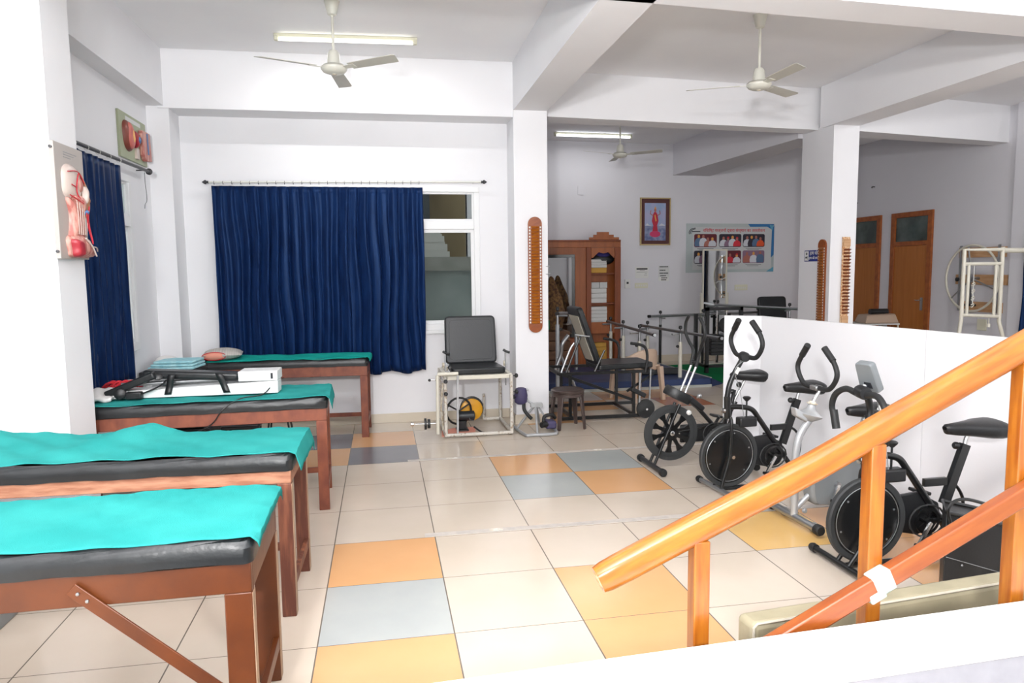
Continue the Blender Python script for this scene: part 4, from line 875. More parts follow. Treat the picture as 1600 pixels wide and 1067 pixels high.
# ------------------------------------------------------------------ foreground: parapet, railing, leaning mat
t = MB().hexa([(-.6, -2.238, 0), (4.2, -2.046, 0), (4.2, -1.88, 0), (-.6, -2.03, 0)], [(-.6, -2.238, .584), (4.2, -2.046, .584), (4.2, -1.88, .584), (-.6, -2.03, .584)])
struct(t, 'wall_parapet', 'parapet', 'low grey parapet wall at the bottom of the view', 'parapet')
t = MB().hexa([(-.6, -2.242, .585), (4.2, -2.05, .585), (4.2, -1.795, .585), (-.6, -2.025, .585)], [(-.6, -2.242, .60), (4.2, -2.05, .60), (4.2, -1.795, .60), (-.6, -2.025, .60)])
struct(t, 'trim_8', 'slab', 'smooth white capping slab on the low parapet', 'ledge', bevel=.004)
t = thing('stair_railing', 'orange varnished wooden stair railing rising to the right in the foreground', 'railing', (0, 0, 0))
hp = [Vector((.895, -1.825, .757)), Vector((.915, -1.825, .766)), Vector((.96, -1.825, .786)), Vector((1.10, -1.825, .848)), Vector((1.545, -1.825, 1.041)), Vector((2.3, -1.825, 1.405)), Vector((3.0, -1.825, 1.75))]
def rail(path, rads, ry, rz, n=20):
    mb = MB(); vs = []
    for i, p in enumerate(path):
        d = (path[min(i+1, len(path)-1)]-path[max(i-1, 0)]).normalized(); y = Vector((0, 1, 0)); z = d.cross(y)*-1; k = rads[i]
        for q in range(n):
            a = 2*math.pi*q/n; cx, sx_ = math.cos(a), math.sin(a); e = .72
            vs.append(p+y*(math.copysign(abs(cx)**e, cx)*ry*k)+z*(math.copysign(abs(sx_)**e, sx_)*rz*k))
    m_ = len(path)
    fs = [(i*n+q, i*n+(q+1) % n, (i+1)*n+(q+1) % n, (i+1)*n+q) for i in range(m_-1) for q in range(n)]
    fs += [tuple(range(n-1, -1, -1)), tuple(range((m_-1)*n, m_*n))]
    return mb.add(vs, fs)
rail(hp, [.86, .96, 1, 1, 1, 1, 1], .038, .041).build('handrail', 'varnish', t)
MB().lathe([(.024, 0), (.020, .003), (.001, .0035)], hp[0]+Vector((.0005, 0, 0)), hp[0]-hp[1], 18).build('rail_end', 'endgrain', t)
for X, zt in ((1.19, .855), (1.737, 1.105), (2.237, 1.345), (2.78, 1.60)):
    MB().box((X, -1.836, zt/2), (.048, .048, zt)).build('post', 'varnpost', t, bevel=.004)
MB().bar((1.10, -1.882, .395), (3.0, -1.882, 1.315), .040, .058).build('lower_rail', 'varnlow', t, bevel=.006)
d = Vector((1.9, 0, .92)).normalized(); c = Vector((1.10, -1.882, .395))+d*((1.735-1.10)/d.x)
MB().bar(c-d*.028, c+d*.035, .047, .066).bar(c-d*.045+Vector((0, 0, -.03)), c+d*.01+Vector((0, 0, -.03)), .046, .03).build('tape_wrap', 'tape', t, bevel=.006)
t = thing('floor_mat', 'khaki padded mat standing on edge between the railing and the bikes', 'exercise mat', (1.545, -1.51, 0), math.atan2(.12, 1.205))
MB().bx(0, 1.30, 0, .10, 0, .40).build('pad', 'khaki', t, bevel=.022, seg=3)
MB().tube([(.006, .004, .03), (.006, .004, .385), (.02, .004, .398), (1.28, .004, .398)], .005, 6).build('piping', 'ply2', t)

# ------------------------------------------------------------------ ceiling fans and tube lights
def fan(label, x, y, hubz, topz, a0, canopy=True, cage=False):
    t = thing('ceiling_fan', label, 'ceiling fan', (x, y, hubz), 0, 'white three-bladed ceiling fans')
    H = topz-hubz
    MB().tube([(0, 0, .10), (0, 0, H-.02)], .011, 10).build('down_rod', 'fanwhite', t)
    MB().lathe([(.02, -.11), (.035, -.10), (.055, -.02), (.06, 0)], (0, 0, H), (0, 0, 1), 20).build('canopy', 'fanwhite', t)
    MB().lathe([(.03, .14), (.045, .12), (.052, .035)] , seg=24).build('rod_cup', 'fanwhite', t)
    MB().lathe([(.05, .035), (.085, .03), (.102, .012), (.102, 0), (.098, -.006), (.085, -.022), (.06, -.032), (.03, -.037), (.001, -.038)], seg=32).build('motor', 'fanwhite', t)
    MB().lathe([(.02, -.036), (.016, -.042), (.001, -.043)], seg=14).build('badge', 'rust', t)
    for k in range(3):
        a = R(a0+120*k); rot = Matrix.Rotation(a, 3, 'Z') @ Matrix.Rotation(R(-11), 3, 'X')
        pts = [(.155, -.045), (.58, -.058), (.60, -.045), (.57, .055), (.155, .05)]
        b_ = MB(); vs = [rot @ Vector((px, py, zz)) for zz in (.006, .010) for px, py in pts]
        b_.add(vs, [(4, 3, 2, 1, 0), (5, 6, 7, 8, 9)]+[(i, (i+1) % 5, 5+(i+1) % 5, 5+i) for i in range(5)]); bl = b_.build('blade', 'fanblade', t)
        MB().add([rot @ Vector(v) for v in ((.09, -.02, .002), (.20, -.028, .002), (.20, .028, .002), (.09, .02, .002), (.09, -.02, .0055), (.20, -.028, .0055), (.20, .028, .0055), (.09, .02, .0055))],
                 [(3, 2, 1, 0), (4, 5, 6, 7), (0, 1, 5, 4), (1, 2, 6, 5), (2, 3, 7, 6), (3, 0, 4, 7)]).build('blade_bracket', 'fanwhite', bl)
    return t
fan('white ceiling fan in front of the tube light, above the couches', .005, 2.275, 3.20, ZC, 84)
fan('white ceiling fan above the exercise bikes', 3.49, 2.068, 3.14, ZC, 272)
fan('white ceiling fan in the far room near the lit tube light', 3.573, 5.9, 3.16, ZC, -38)
def tube_light(label, p, q, lit):
    t = thing('tube_light', label, 'tube light', p); q = Vector(q)-Vector(p); d = q.normalized(); L = q.length
    MB().bar(d*0, d*L, .035, .028).build('batten', 'ivory', t, bevel=.003)
    for k in (0.02, L-.02): MB().box(d*k+Vector((0, -.01, -.028)), (.035, .045, .04)).build('lamp_holder', 'ivory', t, bevel=.005)
    MB().tube([d*.04+Vector((0, -.015, -.036)), d*(L-.04)+Vector((0, -.015, -.036))], .0135, 12).build('tube', lit, t)
    return t
tube_light('lit tube light on the ceiling over the couches', (-.545, 3.12, 3.694), (.70, 3.07, 3.694), 'tubelit')
tube_light('lit tube light high in the far room, seen under the beam', (2.98, 7.27, 3.694), (4.25, 7.33, 3.694), 'tubelit2')
l2 = bpy.data.lights.new('far_tube_glow', 'AREA'); l2.shape = 'RECTANGLE'; l2.size = 1.1; l2.size_y = .03; l2.energy = 6
o = bpy.data.objects.new('far_tube_glow', l2); o.location = (3.6, 7.28, 3.63); COL.objects.link(o)
l2 = bpy.data.lights.new('near_tube_glow', 'AREA'); l2.shape = 'RECTANGLE'; l2.size = 1.1; l2.size_y = .03; l2.energy = 14
o = bpy.data.objects.new('near_tube_glow', l2); o.location = (.08, 3.08, 3.62); COL.objects.link(o)
tube_light('added fill tube light, unseen on the ceiling above the viewer', (.2, -1.6, 3.694), (1.45, -1.6, 3.694), 'tubelit')  # added out of view to brighten the ceiling and near bay
tube_light('added fill tube light, out of view on the right bay ceiling', (6.6, 1.5, 3.694), (7.85, 1.5, 3.694), 'tubelit')  # also added unseen, extra light for the right wall and middle ceiling
lamp('near_bay_fill', (.8, -1.6, 3.50), 25, .12); lamp('right_bay_fill', (7.2, 1.5, 3.52), 45, .15)  # added point lamps below the two unseen tubes, fill light only

# ------------------------------------------------------------------ finger ladders on the columns
def ladder(name, label, o, u, L, W, n, loc_extra=None, teeth=False):
    t = thing(name, label, 'finger ladder', o); u = Vector(u); nn = u.cross(Vector((0, 0, 1))); r_ = W/2
    pts = [(-r_+r_+r_*math.cos(a)-0, L-r_+r_*math.sin(a)) for a in [k*math.pi/10 for k in range(11)]]+[(r_*math.cos(a), r_+r_*math.sin(a)) for a in [math.pi+k*math.pi/10 for k in range(11)]]
    st = MB(); dz = (L-2*r_-.04)/n
    for k in range(n):
        z = r_+.02+dz*k
        st.add([u*(-.28*W)+nn*.022+Vector((0, 0, z)), u*(.28*W)+nn*.022+Vector((0, 0, z)), u*(.28*W)+nn*.040+Vector((0, 0, z+dz*.18)), u*(-.28*W)+nn*.040+Vector((0, 0, z+dz*.18)),
                u*(-.28*W)+nn*.022+Vector((0, 0, z+dz*.92)), u*(.28*W)+nn*.022+Vector((0, 0, z+dz*.92))], [(0, 1, 2, 3), (3, 2, 5, 4), (0, 3, 4), (1, 5, 2)])
    st.build('steps', 'varnish', t, smooth=False)
    nb = MB().plate(pts, (0, 0, 0), u, (0, 0, 1), 0, .022)
    for k in range(n):
        z = r_+.02+dz*(k+.5)
        for s in (-.39, .39): nb.plate([(s*W-.007, z-.009), (s*W+.007, z-.009), (s*W+.007, z+.009), (s*W-.007, z+.009)], (0, 0, 0), u, (0, 0, 1), .0221, .0235, mi=1)
    nb.build('board', ['varnlow', 'paper'], t, smooth=False)
    return t
ladder('finger_ladder', 'long orange finger ladder with rounded ends on the near column', (1.898, 3.678, .965), (1, 0, 0), 1.20, .145, 32)
ladder('finger_ladder', 'orange toothed finger ladder on the shaded side of the far column', (5.478, 4.105, .80), (0, -1, 0), 1.14, .145, 30)
t = thing('finger_ladder', 'pale narrow peg ladder on the front of the far column', 'finger ladder', (5.68, 3.975, .94))
MB().plate([(-.045, 0), (.045, 0), (.045, 1.02), (-.045, 1.02)], (0, 0, 0), (1, 0, 0), (0, 0, 1), -.0, .018).build('board', 'endgrain', t)
for z in (.03, .93): MB().plate([(-.04, 0), (.045, 0), (.045, .085), (-.04, .085)], (0, 0, z-.02), (1, 0, 0), (0, 0, 1), .0185, .03).build('end_block', 'plywood', t)
pg = MB()
for k in range(20): z = .12+k*.039; pg.add([(-.035, -.018, z), (.045, -.018, z), (.045, -.055, z+.016), (-.035, -.055, z+.016), (-.035, -.018, z+.024), (.045, -.018, z+.024)], [(0, 1, 2, 3), (3, 2, 5, 4), (0, 3, 4), (1, 5, 2)])
pg.build('pegs', 'shelfdark', t, smooth=False)
t = thing('wall_sign', 'small dark blue sign on the far column, half hidden by the toothed ladder', 'sign', (5.478, 4.475, 1.682))
su, sv = (0, -1, 0), (0, 0, 1)
MB().plate([(0, 0), (.33, 0), (.33, .135), (0, .135)], (0, 0, 0), su, sv, 0, .006).build('plate', 'signblue', t)
MB().plate([(.01, .01), (.088, .01), (.088, .125), (.01, .125)], (0, 0, 0), su, sv, .0061, .0072).build('picture_panel', 'paper', t)
MB().plate([(.035, .08), (.055, .078), (.062, .095), (.052, .112), (.038, .105)], (0, 0, 0), su, sv, .0073, .0078).plate([(.015, .03), (.035, .05), (.05, .035), (.075, .02), (.06, .045), (.078, .06), (.05, .06), (.02, .055)], (0, 0, 0), su, sv, .0073, .0078).build('pictogram', 'ink', t)
text('हाथ धोएँ', 'sign_text', 'paper', t, (-.006, -.205, .098), su, sv, .060)
text('हाथ की सफाई', 'sign_text', 'paper', t, (-.006, -.205, .040), su, sv, .042)
t = tag(MB().box((1.75, 3.672, 1.57), (.001, .001, .001)).build('x', 'rod'), 'x', 'x'); bpy.data.objects.remove(t)
t = thing('wall_hook', 'upper small metal hook at the right edge of the near column', 'hook', (2.045, 3.70, 1.655)); MB().tube(sm([(-.03, -.02, 0), (.0, -.035, 0), (.012, -.04, .006), (.005, -.045, -.01)]), .003, 6).build('hook', 'steel', t)
t = thing('wall_hook', 'lower small metal hook at the right edge of the near column', 'hook', (2.045, 3.70, 1.575)); MB().tube(sm([(-.03, -.02, 0), (.0, -.035, 0), (.012, -.04, .006), (.005, -.045, -.01)]), .003, 6).build('hook', 'steel', t)

# ------------------------------------------------------------------ far wall: pictures, poster, switches
fa = math.atan(.054); fu = Vector((math.cos(fa), math.sin(fa), 0))
def on_far(x, z, off=.0): return Vector((x, fy(x)-off, z))
t = thing('framed_picture', 'framed picture of a red-robed figure on a pink flower', 'picture', on_far(4.66, 2.01), fa)
W_, H_ = .555, .80
def pl_(poly, t0, t1, name, m, par, **k): return MB().plate(poly, (0, 0, 0), (1, 0, 0), (0, 0, 1), t0, t1).build(name, m, par, smooth=False, **k)
def rect(x0, x1, z0, z1): return [(x0, z0), (x1, z0), (x1, z1), (x0, z1)]
pl_(rect(0, W_, 0, .02), 0, .03, 'frame_bar', 'goldframe', t); pl_(rect(0, W_, H_-.02, H_), 0, .03, 'frame_bar', 'goldframe', t); pl_(rect(0, .02, .02, H_-.02), 0, .03, 'frame_bar', 'goldframe', t); pl_(rect(W_-.02, W_, .02, H_-.02), 0, .03, 'frame_bar', 'goldframe', t)
pl_(rect(.02, W_-.02, .02, H_-.02), 0, .012, 'mount', 'mount', t)
pl_(rect(.085, W_-.085, .33, H_-.09), .0121, .014, 'sky', 'skyblue', t); pl_(rect(.085, W_-.085, .08, .33), .0121, .014, 'water', 'lake', t)
pl_([(.09, .33), (.13, .37), (.17, .34), (.22, .33)], .0141, .0145, 'hill', 'pwhite', t); pl_([(.34, .33), (.39, .37), (.45, .345), (.46, .33)], .0141, .0145, 'hill', 'pwhite', t)
pl_([(.18+.10*math.cos(a*.524)+.095, .19+.055*math.sin(a*.524)) for a in range(12)], .0146, .016, 'flower', 'pinkflower', t)
pl_([(.225, .24), (.325, .24), (.31, .33), (.335, .41), (.315, .52), (.29, .56), (.255, .56), (.235, .52), (.215, .41), (.24, .33)], .0161, .018, 'robe', 'redrobe', t)
pl_([(.275+.022*math.cos(a*.628), .59+.03*math.sin(a*.628)) for a in range(10)], .0161, .018, 'head', 'pskin', t)
pl_([(.255, .61), (.295, .61), (.275, .66)], .0181, .019, 'crown', 'psaffron', t)
pl_([(.26, .50), (.28, .40), (.30, .41), (.275, .52)], .0181, .019, 'scarf', 'psaffron', t)
for s in (-1, 1): MB().tube([(.275+s*.04, -.017, .50), (.275+s*.09, -.017, .53), (.275+s*.08, -.017, .585)], .007, 6).build('arm', 'pskin', t)

t = thing('photo_poster', 'wide notice poster with six group photos and a red Hindi headline', 'poster', on_far(5.52, 1.535), fa)
PW, PH = 1.70, .845
pl_(rect(0, PW, 0, PH), 0, .012, 'sheet', 'posterbg', t)
pl_(rect(.12, PW-.05, .05, PH-.06), .0121, .013, 'inner_panel', 'posterin', t)
pl_([(1.18, PH-.005), (1.22, PH-.055), (1.55, PH-.05), (1.65, PH-.10), (1.69, PH-.005)], .0131, .014, 'blue_corner', 'pblue', t)
pl_([(PW-.06, .25), (PW-.005, .30), (PW-.005, PH-.02), (PW-.05, PH-.10)], .0131, .014, 'blue_edge', 'pblue', t)
pl_([(1.55, .005), (PW-.005, .005), (PW-.005, .09)], .0131, .014, 'blue_corner', 'pteal', t)
pl_([(PW-.10, PH-.02), (PW-.02, PH-.03), (PW-.045, PH-.13)], .0141, .0145, 'teal_corner', 'pteal', t)
text('विशिष्ट सज्जनों द्वारा संस्थान का अवलोकन', 'headline', 'pred', t, (.91, -.013, .725), (1, 0, 0), (0, 0, 1), .072, ext=.002)
for rr_ in (.11, .085): MB().tube([(.17+rr_*1.1*math.cos(a), -.0145, .69+rr_*.72*math.sin(a)) for a in [R(200-k*9) for k in range(13)]], .006, 6).build('logo_arc', 'pdark', t)
pl_(rect(.10, .26, .70, .715), .0131, .0145, 'logo_line', 'pdark', t)
for i_, (x0, z0) in enumerate(((.145, .44), (.62, .44), (1.08, .44), (.145, .155), (.62, .155), (1.08, .155))):
    w_, h_ = .43, .225
    ph = [MB(), ('pmaroon', 'pdark', 'pdark', 'pdark', 'pmaroon', 'pmauve')[i_]]
    base = pl_(rounded(rect(x0, x0+w_, z0, z0+h_), .035), .0131, .0145, 'photo', ph[1], t)
    rr = random.Random(i_*5+2); heads = 4 if i_ < 4 else 3
    for k in range(heads):
        cx = x0+.085+k*(w_-.17)/(heads-1); hz = z0+h_*(.56+.22*rr.random())
        cl = [['pslate', 'pwhite', 'pskin', 'pwhite'], ['pwhite', 'pmauve', 'pwhite', 'pred'], ['pwhite', 'pdark', 'pslate', 'porange'], ['pwhite', 'pmauve', 'pwhite', 'pred'], ['pwhite', 'pred', 'pwhite'], ['pskin', 'pwhite', 'pslate']][i_][k]
        pl_([(cx-.07, z0+.012), (cx+.065, z0+.012), (cx+.075, hz-.07), (cx+.05, hz-.03), (cx+.01, hz-.01), (cx-.015, hz-.012), (cx-.06, hz-.04), (cx-.078, hz-.10)], .0146+.0002*k, .0152+.0002*k, 'figure_clothes', cl, t)
        pl_([(cx+.024*math.cos(a*.785), hz+.010+.030*math.sin(a*.785)) for a in range(8)], .0154+.0002*k, .0162+.0002*k, 'figure_head', 'pskin' if (i_+k) % 3 else 'psaffron', t)
        if (k+i_) % 2 == 0 and i_ in (1, 4): pl_([(cx-.024, hz+.02), (cx+.024, hz+.02), (cx+.018, hz+.045), (cx-.014, hz+.045)], .0164, .017, 'turban', 'pred', t)
    for q in range(2): pl_(rect(x0+.06+.03*q, x0+w_-.06-.05*q, z0-.030-.018*q, z0-.024-.018*q), .0131, .014, 'caption_line', 'ink', t)

t = thing('notice_sheet', 'bordered white notice with a dark heading above the switchboard', 'notice', on_far(4.585, 1.455, .001), fa)
pl_(rect(0, .24, 0, .19), 0, .004, 'sheet', 'paper', t); pl_(rect(.02, .22, .145, .168), .0041, .0048, 'heading', 'ink', t)
for k, (a, b_) in enumerate(((.08, .17), (.02, .22), (.17, .21), (.16, .21))): pl_(rect(a, b_, .125-.026*k, .131-.026*k), .0041, .0046, 'text_line', 'sgrey', t)
t = thing('notice_sheet', 'taped grey notice with rows of bold black lettering below the framed picture', 'notice', on_far(5.01, 1.40, .001), fa)
pl_(rect(0, .20, .07, .26), 0, .004, 'sheet', 'papergrey', t); pl_(rect(0, .19, 0, .069), 0, .004, 'sheet', 'paper', t)
for k, (a, b_, z) in enumerate(((.02, .17, .235), (.02, .11, .175), (.02, .16, .125), (.03, .12, .082), (.05, .16, .045), (.05, .13, .012))):
    r2 = random.Random(k); x = a
    while x < b_: w2 = r2.uniform(.012, .022); pl_(rect(x, x+w2, z, z+.018), .0041, .005, 'lettering', 'ink', t); x += w2+.005
for nm, lb, x, z, w_, h_ in (('switchboard', 'cream switchboard below the bordered notice', 4.575, 1.285, .235, .09), ('switchboard', 'cream switchboard beside the standing mirror', 6.46, 1.215, .25, .10)):
    t = thing(nm, lb, 'switchboard', on_far(x, z, .001), fa); pl_(rect(0, w_, 0, h_), 0, .014, 'plate', 'ivory', t, bevel=.003)
    for k in range(5): pl_(rect(.02+k*.042, .045+k*.042, .03, .06), .0141, .019, 'switch', 'paper', t)
t = thing('wall_device', 'small white wall device with a dark button left of the bordered notice', 'device', on_far(4.385, 1.285, .001), fa)
pl_(rect(0, .10, 0, .15), 0, .03, 'case', 'whiteplastic', t, bevel=.005); pl_(rect(.03, .065, .075, .11), .0301, .036, 'button', 'ink', t)
t = thing('junction_plate', 'square blank plate high on the far wall', 'plate', on_far(3.56, 2.84, .001), fa); pl_(rect(0, .10, 0, .15), 0, .008, 'plate', 'farwall', t)

# cupboard with arch and shelf tower
t = thing('display_cupboard', 'orange wooden cupboard with a stepped crest and open paper shelves', 'cupboard', (2.12, 7.70, 0))
cw = 2.07; cd = .26
f = MB(); f.bx(0, 1.55, .0, .03, 0, 2.06); f.build('back_panel', 'shelfwood', t)
MB().bx(0, cw, -.03, .0, 1.97, 2.06).build('top_rail', 'shelfwood', t, bevel=.004)
MB().bx(0, cw, -.035, .22, 2.06, 2.09).build('cornice', 'shelfdark', t, bevel=.003)
MB().plate([(1.53, 2.09), (2.03, 2.09), (2.03, 2.13), (1.94, 2.13), (1.94, 2.17), (1.86, 2.17), (1.86, 2.215), (1.66, 2.215), (1.66, 2.17), (1.60, 2.17), (1.60, 2.13), (1.53, 2.13)], (0, -.03, 0), (1, 0, 0), (0, 0, 1), 0, .03).build('crest', 'shelfwood', t, bevel=.003)
MB().bx(1.49, 1.57, -.03, .22, 0, 1.97).build('divider', 'shelfdark', t, bevel=.003)
MB().bx(1.57, 2.05, .20, .22, 0, 1.97).build('shelf_back', 'shelfwood', t)
MB().bx(1.97, 2.07, -.03, -.005, 0, 1.969).bx(2.04, 2.07, -.004, .22, 0, 1.969).build('side_panel', 'shelfdark', t)
MB().plate([(1.575, 1.968), (1.575, 1.80), (1.60, 1.80), (1.65, 1.85), (1.70, 1.89), (1.78, 1.87), (1.86, 1.89), (1.90, 1.85), (1.95, 1.80), (1.965, 1.80), (1.965, 1.968)], (0, -.012, 0), (1, 0, 0), (0, 0, 1), 0, .012).build('arched_fascia', 'shelfwood', t)
for z in (1.53, 1.04, .56, .10): MB().bx(1.572, 2.038, -.0, .198, z, z+.022).build('shelf', 'shelfdark', t)
MB().bx(1.572, 2.038, -.02, -.001, .56, .75).build('drawer', 'shelfwood', t, bevel=.004)
def pstack(x, z, n, h, w_, m, lab, grp='paper stacks on the cupboard shelves'):
    tt = thing('paper_stack', lab, 'papers', (2.12+x, 7.72, z), 0, grp); r2 = random.Random(int(x*100+z*100))
    for k in range(n): MB().box((w_/2+r2.uniform(-.006, .006), .08, h*(k+.5)), (w_, .15, h*.95)).build('bundle', m, tt, bevel=.003)
pstack(1.585, 1.553, 1, .085, .26, 'mustard', 'mustard folders at the bottom of the top shelf')
pstack(1.585, 1.640, 3, .045, .26, 'paper', 'white paper bundles over the mustard folders')
pstack(1.585, 1.063, 3, .080, .26, 'paper', 'three thick white paper bundles on the second shelf')
pstack(1.585, 1.304, 1, .10, .13, 'papergrey', 'grey bundle on top, left half of the second shelf')
pstack(1.722, 1.304, 1, .10, .13, 'papergrey', 'grey bundle on top, right half of the second shelf')
pstack(1.585, .583, 7, .060, .27, 'paper', 'tall leaning pile of white papers on the third shelf')
pstack(1.585, .123, 4, .07, .26, 'mustard', 'yellow folders near the bottom of the cupboard')
t = thing('cloth_bag', 'black bag with a purple top above the white papers in the cupboard', 'bag', (3.92, 7.80, 1.78))
MB().ball((0, 0, .0), 1, 18, 10, flat=(.20, .08, .10)).build('bag_body', 'blackplastic', t)
MB().ball((-.0, -.01, .06), 1, 16, 8, flat=(.13, .07, .065)).ball((.0, -.01, .11), 1, 10, 6, flat=(.03, .03, .035)).build('purple_top', 'purplebag', t)
# wall mirror leaning in the cupboard
t = thing('wall_mirror', 'dark framed dressing mirror in the left part of the cupboard', 'mirror', (2.34, 7.60, .55), R(-18))
MB().plate(rect(0, 1.02, 0, 1.30), (0, 0, 0), (1, 0, 0), (0, 0, 1), -.02, -.001).build('backing', 'black', t)
MB().plate(rect(.05, .97, .05, 1.25), (0, 0, 0), (1, 0, 0), (0, 0, 1), 0, .004).build('glass', 'mirror', t)
for q in (rect(0, 1.02, 0, .05), rect(0, 1.02, 1.25, 1.30), rect(0, .05, .05, 1.25), rect(.97, 1.02, .05, 1.25)): MB().plate(q, (0, 0, 0), (1, 0, 0), (0, 0, 1), 0, .02).build('frame_bar', 'black', t, bevel=.003)
t = tag(MB().bx(2.30, 3.3, 7.2, 7.66, 0, .54).build('mirror_shelf', 'shelfdark', bevel=.01), 'low dark orange shelf under the dressing mirror', 'shelf')
# brown knitted cover on a crate
t = thing('knit_covered_bundle', 'tall pointed bundle under a brown knitted cover', 'bundle', (2.80, 6.75, .72))
def knit(a, b_):
    an = a*2*math.pi; prof = [(.01, .80), (.03, .78), (.07, .66), (.12, .50), (.155, .34), (.17, .18), (.16, .02), (.14, 0)]
    k = b_*(len(prof)-1); i = min(int(k), len(prof)-2); f_ = k-i; r0 = prof[i][0]*(1-f_)+prof[i+1][0]*f_; z = prof[i][1]*(1-f_)+prof[i+1][1]*f_
    r0 *= 1+.08*math.sin(an*5+z*9)+.05*math.sin(an*9-z*14)
    return (r0*math.cos(an)+.03*math.sin(z*4), r0*math.sin(an)*.8, z)
MB().grid(knit, 40, 30).build('cover', 'sacking', t)
MB().bx(-.17, -.06, -.15, -.10, .02, .16).build('green_patch', 'green', t, bevel=.01)
t = thing('wooden_crate', 'stack of old brown boards under the knitted bundle', 'crate', (2.82, 6.75, 0))
for k in range(5): MB().bx(-.22, .22, -.18, .18, .144*k, .144*k+.135).build('board', 'crate', t, bevel=.006)

# ------------------------------------------------------------------ far room: platform, parallel bars, machines
t = thing('exercise_platform', 'navy vinyl platform with a grey edge strip below the parallel bars', 'platform', (0, 0, 0))
MB().prism([(2.25, 5.42), (4.72, 5.42), (4.60, 7.05), (2.25, 6.9)], 0.02, .12).build('top', 'blue', t, bevel=.006)
MB().hexa([(4.725, 5.42, 0), (5.0, 5.62, 0), (4.9, 6.9, 0), (4.605, 7.05, 0)], [(4.725, 5.42, .12), (4.99, 5.62, .01), (4.89, 6.9, .01), (4.605, 7.05, .12)]).build('ramp', 'blue', t)
MB().bx(2.25, 4.72, 5.395, 5.418, .0, .035).build('edge_strip', 'alu', t); MB().bar((4.72, 5.42, .125), (4.60, 7.05, .125), .02, .012).build('edge_strip', 'alu', t)
tag(MB().prism([(4.40, 7.1), (4.93, 6.95), (5.02, 5.64), (6.6, 5.75), (6.8, 7.6), (4.45, 7.5)], .002, .018).build('green_carpet', 'green'), 'green carpet on the floor right of the navy platform', 'carpet')
tag(MB().box((4.15, 5.9, .17), (.62, .10, .09), Matrix.Rotation(R(-6), 3, 'Z')).build('foot_board', 'blackplastic', bevel=.01), 'black foot board lying across the navy platform', 'board')
def pbar(label, p, q, posts, zb, postm='creamclean'):
    t = thing('parallel_bar', label, 'parallel bar', (0, 0, 0), 0, 'parallel bars in the far room')
    P, Q = Vector(p), Vector(q); d = (Q-P)
    MB().tube([P, Q], .021, 12).build('hand_bar', 'steel', t)
    for e in (P, Q): MB().tube([e-d.normalized()*.002, e+d.normalized()*(.04 if e == P else -.04)], .024, 12).build('end_cap', 'rubber', t)
    for f_, z0, m_ in posts:
        c = P+d*f_; s = .027 if m_ != 'black' else .022
        MB().tube([(c.x, c.y, z0), (c.x, c.y, c.z-.14)], s, 12).build('post', m_, t)
        MB().tube([(c.x, c.y, c.z-.14), (c.x, c.y, c.z-.02)], .016, 10).build('inner_post', 'steel', t)
        n = d.normalized().cross(Vector((0, 0, 1)))
        MB().tube([c-n*.02+Vector((0, 0, -.03)), c+n*.13+Vector((0, 0, -.03))], .013, 8).build('clamp_arm', 'steel', t)
        k_ = knob((c.x, c.y, c.z+.01), (0, 0, 1), .024, t, 'blackplastic', .05); knob((c.x, c.y, c.z-.20), (n.x, n.y, 0), .02, t, 'blackplastic', .04)
    return t
pbar('parallel bar nearest the reclining chair, on white posts', (3.80, 7.15, .80), (3.72, 4.95, .775), ((.08, .12, 'creamclean'), (.38, .12, 'creamclean'), (.72, .12, 'creamclean')), .12)
pbar('parallel bar over the right edge of the navy platform', (4.20, 6.75, .755), (4.46, 4.60, .745), ((.10, .12, 'creamclean'), (.54, .12, 'creamclean')), .12)
pbar('parallel bar running along the far wall above the green carpet', (4.47, 7.15, .862), (6.70, 7.60, .86), ((.10, .02, 'black'), (.46, .018, 'black'), (.95, .018, 'black')), .0)
pbar('high parallel bar behind the top of the partition', (5.72, 7.75, 1.0), (6.75, 6.02, .975), ((.12, .018, 'black'), (.75, .018, 'black')), 0)
pbar('low grey bar on a thick post behind the column', (2.48, 5.1, 1.07), (3.25, 6.9, .96), ((.02, .0, 'silver'), (.9, .12, 'silver')), 0)
tag(MB().tube(sm([(2.60, 5.0, .80), (2.52, 4.98, .70), (2.50, 5.0, .55), (2.42, 5.0, .35)]), .025, 10).tube([(2.5, 5.0, .55), (2.75, 5.05, .02)], .02, 8).build('walking_frame', 'steel'), 'bent grey metal walking frame left behind the reclining chair', 'walking frame')
# tan plastic chair
t = thing('plastic_armchair', 'tan plastic armchair behind the reclining chair', 'chair', (3.42, 4.78, 0), R(200))
MB().plate(rounded(rect(-.22, .22, -.21, .21), .06), (0, 0, .42), (1, 0, 0), (0, 1, 0), 0, .02).build('seat', 'tanplastic', t, bevel=.006)
def cb(a, b_): an = R(200+140*a); return (.24*math.cos(an)*1.05, -.24*math.sin(an)*.95, .38+b_*.27*(.6+.4*math.sin(math.pi*a)))
MB().grid(cb, 24, 8).build('backrest', 'tanplastic', t, solid=.012)
for X, Y in ((-.2, -.2), (.2, -.2), (-.2, .2), (.2, .2)): MB().hexa([(X*1.15-.025, Y*1.15-.02, 0), (X*1.15+.025, Y*1.15-.02, 0), (X*1.15+.025, Y*1.15+.02, 0), (X*1.15-.025, Y*1.15+.02, 0)], [(X-.03, Y-.03, .42), (X+.03, Y-.03, .42), (X+.03, Y+.03, .42), (X-.03, Y+.03, .42)]).build('leg', 'tanplastic', t, bevel=.005)
